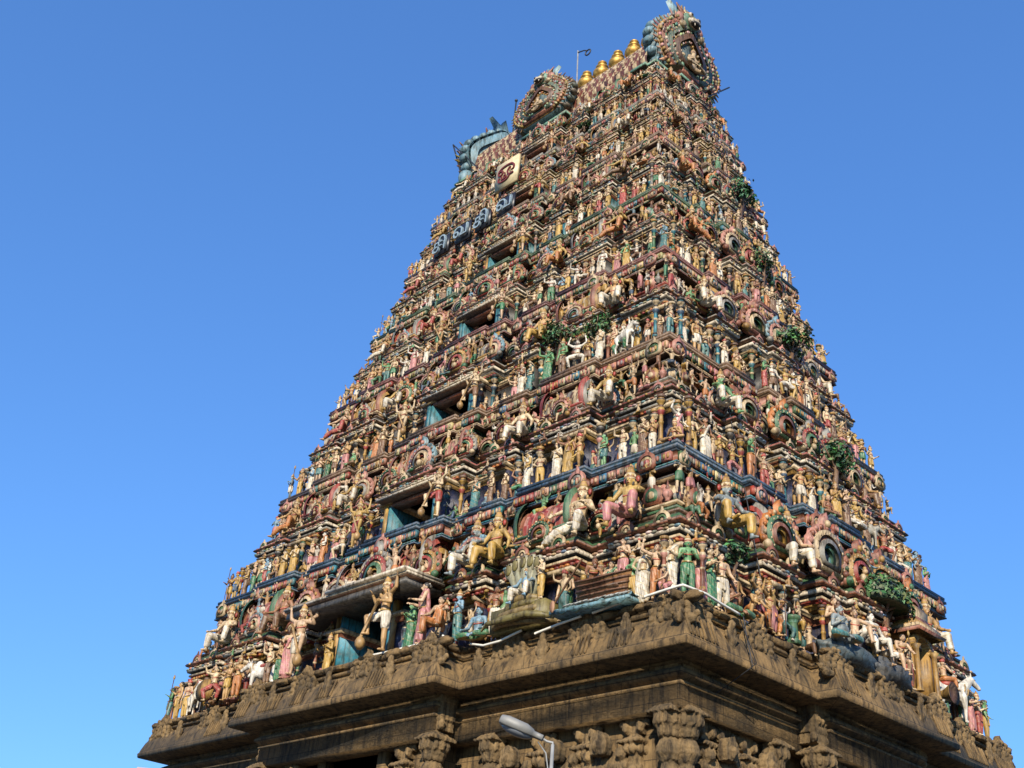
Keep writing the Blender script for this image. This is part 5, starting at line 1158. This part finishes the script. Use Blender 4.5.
# ---- lettered signs
def glyph(ch,size,depth,mat,name):
    cu=bpy.data.curves.new(name,'FONT'); cu.body=ch; cu.size=size; cu.extrude=depth; cu.offset=-size*.004; cu.align_x='CENTER'; cu.align_y='CENTER'
    o=bpy.data.objects.new(name,cu); COL.objects.link(o); dg=bpy.context.evaluated_depsgraph_get(); me=bpy.data.meshes.new_from_object(o.evaluated_get(dg)); bpy.data.objects.remove(o)
    V=[v.co for v in me.vertices]; 
    if V:
        cx=(max(v.x for v in V)+min(v.x for v in V))/2; cy=(max(v.y for v in V)+min(v.y for v in V))/2
        w_=max(v.x for v in V)-min(v.x for v in V); h_=max(v.y for v in V)-min(v.y for v in V)
        for v in me.vertices: v.co.x-=cx; v.co.y-=cy
        print('glyph',name,round(w_,2),round(h_,2),len(V))
    me.materials.clear(); me.materials.append(mat); return me
M_LET=plain('grey_letter_paint',(.24,.31,.35),.4,0,.35,14); M_BRD=plain('black_sign_board',(.012,.014,.022),.45,0,.2); M_CRM=plain('cream_sign_board',(.56,.46,.27),.5,0,.25); M_RED=plain('dark_red_letter',(.14,.02,.015),.5,0,.2)
LT=[('\u0b9a\u0bbf','leftmost and lowest of the four'),('\u0bb5','second from the left of four'),('\u0b9a\u0bbf','third from the left of four'),('\u0bb5','rightmost of the four')]
for q,(ch,txt) in enumerate(LT):
    s=[-3.55,-2.45,-1.45,-.32][q]; M=FM('F',s,.45,17.5+.03*q,1,0,17.4)
    b=tag(obj('letter_sign',MB().add(box(-.37,.37,.05,.12,-.36,.38),BLACK).mesh('letter_sign',False,M_BRD),None,M),f'black board with pale grey Tamil letter, {txt}','letter sign','Tamil letter boards across the tower')
    g=glyph(ch,.78,.04,M_LET,'letter'); obj('letter',g,b,T(0,-.05,0)@RX(PI/2))
om=tag(bpy.data.objects.new('emblem_board',None),'square cream board with a dark red Tamil sacred letter below the roof','sign'); COL.objects.link(om); om.matrix_world=Matrix(FM('F',-.72,.55,19.35,1,0,19.2).tolist())
obj('board',MB().add(box(-.54,.54,0,.12,-.58,.58),CREAM).mesh('board',False,M_CRM),om)
obj('letter',glyph('\u0bd0',.80,.02,M_RED,'letter'),om,T(0,-.03,0)@RX(PI/2))

# ---- rods, bulbs, cables, lamp
def rod(nm,pts,r,mat,label,cat,extra=None):
    mb=MB().add(tube(pts,r,8),BLACK); 
    if extra: extra(mb)
    return tag(obj(nm,mb.mesh(nm,True,mat),None,T(0,0,Z0)),label,cat)
fr=tag(bpy.data.objects.new('lamp_mast',None),'thin white mast with a small ring lamp on a side arm behind the front gable','mast'); COL.objects.link(fr); fr.matrix_world=Matrix(T(-.2,-.3,24.8+Z0).tolist())
obj('pole',MB().add(tube([(0,0,0),(-.08,0,2.15)],.028,8),WHITE).mesh('pole',True,M_POLE),fr)
obj('side_arm',MB().add(tube([(-.08,0,2.05),(.35,-.1,1.78),(.55,-.15,1.6)],.025,6),BLACK).mesh('side_arm',True,M_DARK),fr)
obj('ring_lamp',MB().add(tube([(.62+.13*math.cos(a),-.15,1.45+.13*math.sin(a)) for a in np.linspace(0,2*PI,15)[:-1]],.03,6,True),BLACK).mesh('ring_lamp',True,M_DARK),fr)
rod('roof_spike',[(-3.75,-.2,24.9),(-3.75,-.2,26.6)],.03,M_DARK,'thin dark spike with a knob at the left end of the roof','rod',lambda m: m.add(ell((-3.75,-.2,26.65),(.07,.07,.07)),BLACK))
rod('iron_rod',[(-4.6,-1.6,21.7),(-5.0,-2.1,23.7)],.03,M_DARK,'thin iron rod leaning out from the left end of the roof eave','rod')
rod('iron_rod',[(-3.7,-1.8,22.0),(-5.0,-2.1,23.7)],.025,M_DARK,'iron strut running down to the right from the leaning rod tip','rod')
rod('iron_rod',[(5.0,.9,22.0),(5.25,1.75,22.9)],.028,M_DARK,'long black rod jutting out at the right of the big gable','rod')
rod('iron_rod',[(5.05,.7,21.8),(5.25,1.4,22.5)],.022,M_DARK,'shorter black rod below the long one right of the big gable','rod')
rod('iron_rod',[(4.2,-.2,25.3),(4.1,-.2,27.3)],.02,M_DARK,'upright thin dark rod rising beside the crown of the big right gable','rod')
bs=MB()
for q in range(34):
    x=-4.8+q*.29; bs.add(ell((x,-1.80,21.36),(.06,.06,.06)),WHITE)
for q in range(12): bs.add(ell((4.92,-1.7+q*.31,21.36),(.06,.06,.06)),WHITE)
bs.add(tube([(-4.95,-1.84,21.42),(4.97,-1.84,21.42),(4.97,1.8,21.42)],.015,5),BLACK)
tag(obj('bulb_string',bs.mesh('bulb_string',True,M_BULB),None,T(0,0,Z0)),'string of white round bulbs hanging beneath the roof eave','light string')
def cable(nm,pts,r,mat,label,group=None,cat='cable'):
    P=[np.array(p) for p in pts]; path=[]
    for a,b in zip(P[:-1],P[1:]):
        for q in range(6): path.append(a*(1-q/6)+b*q/6)
    path.append(P[-1]); return tag(obj(nm,MB().add(tube(path,r,6),WHITE).mesh(nm,True,mat)),label,cat,group)
def fp(face,s,o,z): return FM(face,s,o,z,1,0,0)[:3,3]
RG='white rope lights along the stone cornice'
for pts,txt in (([('F',1.0,.42,1.06),('F',1.9,.45,1.02),('F',3.0,.42,1.02)],'below the right guardian and the pink sari woman'),([('F',3.75,.42,1.08),('F',3.95,.40,.98)],'short piece below the seated orange woman'),([('F',4.1,-.1,.98),('F',4.6,-.02,.84),('F',5.1,.0,.84),('F',5.7,-.05,.98)],'sagging below the serpent couch'),([('F',6.1,-.05,.84),('F',6.8,-.05,.92),('F',7.35,-.06,.97)],'below the left part of the boat'),([('F',7.65,-.06,.98),('F',8.45,-.07,1.06)],'below the yellow skirted statue'),([('F',9.0,-.03,1.03),('F',9.55,.0,1.05),('F',9.93,.02,1.05),('R',-6.0,.0,1.05),('R',-5.5,-.03,1.02),('R',-4.9,-.04,.99)],'bent round the near corner')):
    cable('rope_light',[fp(*p) for p in pts],.026,M_ROPE,'white rope light on the stone cornice, '+txt,RG,'rope light')
cable('hanging_cable',[fp('R',-4.85,.0,1.0),fp('R',-4.8,.05,.5),fp('R',-4.75,.12,.0),fp('R',-4.8,-.9,-.5),fp('R',-4.75,-.9,-2.3)],.012,M_DARK,'black cable hanging over the cornice right of the near corner')
cable('hanging_cable',[fp('R',-5.0,.02,.9),fp('R',-4.62,.12,.1),fp('R',-4.9,-.85,-.55),fp('R',-5.0,-.9,-1.5)],.009,M_DARK,'thinner black cable looping beside the first one on the right cornice')
cable('lightning_cable',[FM('R',-.6*D(z),.12,z,1,0,z)[:3,3] for z in np.linspace(ZS[2],1.2,8)],.014,M_DARK,'thin dark cable running down the right face near the corner to the lowest ledge')
# street lamp on a pole in front of the tower
lx,ly=13.02,-12.80
lamp=tag(bpy.data.objects.new('street_lamp',None),'grey street lamp with a single cobra head on a slim pole','street lamp'); COL.objects.link(lamp); lamp.matrix_world=Matrix(T(lx,ly,0).tolist())
ZL=4.66   # lamp arm height above the street
a_=math.atan2(-.66,-.75)  # towards the street side
obj('pole',MB().add(lathe([(.11,0,WHITE),(.11,1.2,WHITE),(.045,1.3,WHITE),(.019,ZL-.02,WHITE)],12)).mesh('pole',True,M_POLE),lamp)
obj('bracket',MB().add(tube([(0,0,ZL-.03),(0,0,ZL),(-.05,-.045,ZL+.01),(-.12,-.10,ZL+.06)],.014,8),WHITE).mesh('bracket',True,M_POLE),lamp)
hx=nrm((-.72,-.62,0)); hd=bpy.data.objects.new('lamp_head',None)
def lh():
    mb=MB(); secs=[(0,.055,.05,.04),(.13,.06,.055,.045),(.15,.085,.07,.06),(.24,.15,.095,.09),(.50,.165,.10,.095),(.60,.13,.085,.06),(.61,.12,.07,.05)]; V=[];F=[]; n=8
    for x,w,ht,hb in secs:
        for q in range(n):
            a=2*PI*(q+.5)/n; ca,sa=math.cos(a),math.sin(a); V.append((x,w*np.sign(ca)*abs(ca)**.35,(ht if sa>0 else hb*.5)*np.sign(sa)*abs(sa)**.5))
    for i in range(len(secs)-1):
        for q in range(n): F.append((i*n+q,i*n+(q+1)%n,(i+1)*n+(q+1)%n,(i+1)*n+q))
    V.append((0,0,0)); V.append((.6,0,0)); F3=[(q,(q+1)%n,len(V)-2) for q in range(n)]+[((len(secs)-1)*n+q,(len(secs)-1)*n+(q+1)%n,len(V)-1) for q in range(n)]
    mb.add((np.array(V),{4:np.array(F),3:np.array(F3)}),WHITE); return mb
hm_=np.eye(4); hm_[:3,0]=nrm((hx[0],hx[1],.34)); hm_[:3,1]=nrm((-hx[1],hx[0],0)); hm_[:3,2]=np.cross(hm_[:3,0],hm_[:3,1]); hm_[:3,:3]*=.86; hm_[:3,3]=(-.09,-.075,ZL+.03)
ho_=obj('lamp_head',lh().mesh('lamp_head',False,M_LAMP),lamp,hm_)
gl=MB(); v=sphere(16,10)[0]*np.array((.22,.12,.07)); v[:,2]=np.minimum(v[:,2],.0); gl.add((v+np.array((.36,0,-.03)),sphere(16,10)[1]),GREY)
M_GLASS=plain('clouded_glass_cover',(.17,.18,.20),.25,0,.1)
obj('glass_cover',gl.mesh('glass_cover',True,M_GLASS),ho_)
obj('power_wire',MB().add(tube([(-.13,-.11,ZL),(-.05,-.05,ZL-.12),(-.03,-.02,ZL-.3),(-.03,-.01,ZL-1.5)],.008,5),WHITE).mesh('power_wire',True,M_POLE),lamp)

# ------------------------------------------------------------------ ground, far building, light, camera
M_G=plain('dusty_ground',(.055,.045,.035),.95,0,.3,.6); M_A=plain('worn_asphalt',(.05,.049,.047),.9,0,.3,2.)
gme=bpy.data.meshes.new('ground'); gme.from_pydata([(-600,-600,0),(600,-600,0),(600,600,0),(-600,600,0)],[],[(0,1,2,3)]); gme.materials.append(M_G); tag(obj('ground',gme),None,None,None,'structure')
rme=bpy.data.meshes.new('road'); rme.from_pydata([(-200,-34,.004),(200,-34,.004),(200,-19,.004),(-200,-19,.004)],[],[(0,1,2,3)]); rme.materials.append(M_A); tag(obj('road',rme),None,None,None,'structure')
M_BW=plain('pale_pink_plaster',(.42,.30,.25),.8,0,.2,.5)
fb=tag(bpy.data.objects.new('distant_house',None),'pale pinkish distant house whose roof edge shows at the bottom left','house'); COL.objects.link(fb); fb.matrix_world=Matrix((T(-55.9,15.9,0)@RZ(math.atan2(.75,.66))).tolist())
obj('wall',MB().add(box(.2,12,0,8,0,16.1),CREAM).mesh('wall',False,M_BW),fb); obj('roof',MB().add(box(0,12.4,-.4,8.4,16.1,16.75),CREAM).mesh('roof',False,M_BW),fb)

az=math.radians(-55); el=math.radians(28)      # where the sun stands, seen from the tower
sd=Vector((math.cos(el)*math.cos(az),math.cos(el)*math.sin(az),math.sin(el)))
sl=bpy.data.lights.new('sun','SUN'); sl.energy=4.9; sl.angle=R_(.53); sl.color=(1,.91,.76); so=bpy.data.objects.new('sun',sl); COL.objects.link(so); so.rotation_euler=sd.to_track_quat('Z','Y').to_euler()
wd=bpy.data.worlds.new('World'); SC.world=wd; wd.use_nodes=True; N,L=wd.node_tree.nodes,wd.node_tree.links
sk=N.new('ShaderNodeTexSky'); sk.sky_type='NISHITA'; sk.sun_disc=False; sk.sun_elevation=el; sk.sun_rotation=math.pi/2-az; sk.air_density=1.0; sk.dust_density=.1; sk.ozone_density=4.0; sk.altitude=10
bw=N.new('ShaderNodeRGBToBW'); L.new(sk.outputs[0],bw.inputs[0])
dv=N.new('ShaderNodeMath'); dv.operation='DIVIDE'; dv.inputs[1].default_value=1.0; L.new(bw.outputs[0],dv.inputs[0])
pw=N.new('ShaderNodeMath'); pw.operation='POWER'; pw.inputs[1].default_value=-.36; L.new(dv.outputs[0],pw.inputs[0])
sm=N.new('ShaderNodeVectorMath'); sm.operation='SCALE'; L.new(sk.outputs[0],sm.inputs[0]); L.new(pw.outputs[0],sm.inputs['Scale'])
tn=N.new('ShaderNodeVectorMath'); tn.operation='MULTIPLY'; tn.inputs[1].default_value=(.74,1.08,1.42); L.new(sm.outputs[0],tn.inputs[0]); L.new(tn.outputs[0],N['Background'].inputs[0])
N['Background'].inputs[1].default_value=.15
cam=bpy.data.cameras.new('camera'); co=bpy.data.objects.new('camera',cam); COL.objects.link(co); SC.camera=co
yw,pt,rl=2.4145007,.5301238,.0934863
fw=Vector((math.cos(yw)*math.cos(pt),math.sin(yw)*math.cos(pt),math.sin(pt))); rt=Vector((math.sin(yw),-math.cos(yw),0)); up=rt.cross(fw)
r2=rt*math.cos(rl)+up*math.sin(rl); u2=up*math.cos(rl)-rt*math.sin(rl)
mw=Matrix((r2,u2,-fw)).transposed().to_4x4(); mw.translation=(22.2498,-22.1302,-6.52998+Z0); co.matrix_world=mw
cam.sensor_width=36; cam.lens=1139.735/1024*36; cam.clip_end=2000; cam.clip_start=.05
SC.view_settings.view_transform='Standard'; SC.view_settings.look='None'; SC.view_settings.exposure=.50; SC.view_settings.gamma=1
try: SC.view_settings.use_curve_mapping=False
except Exception: pass
SC.cycles.max_bounces=5; SC.cycles.diffuse_bounces=2; SC.cycles.use_denoising=True
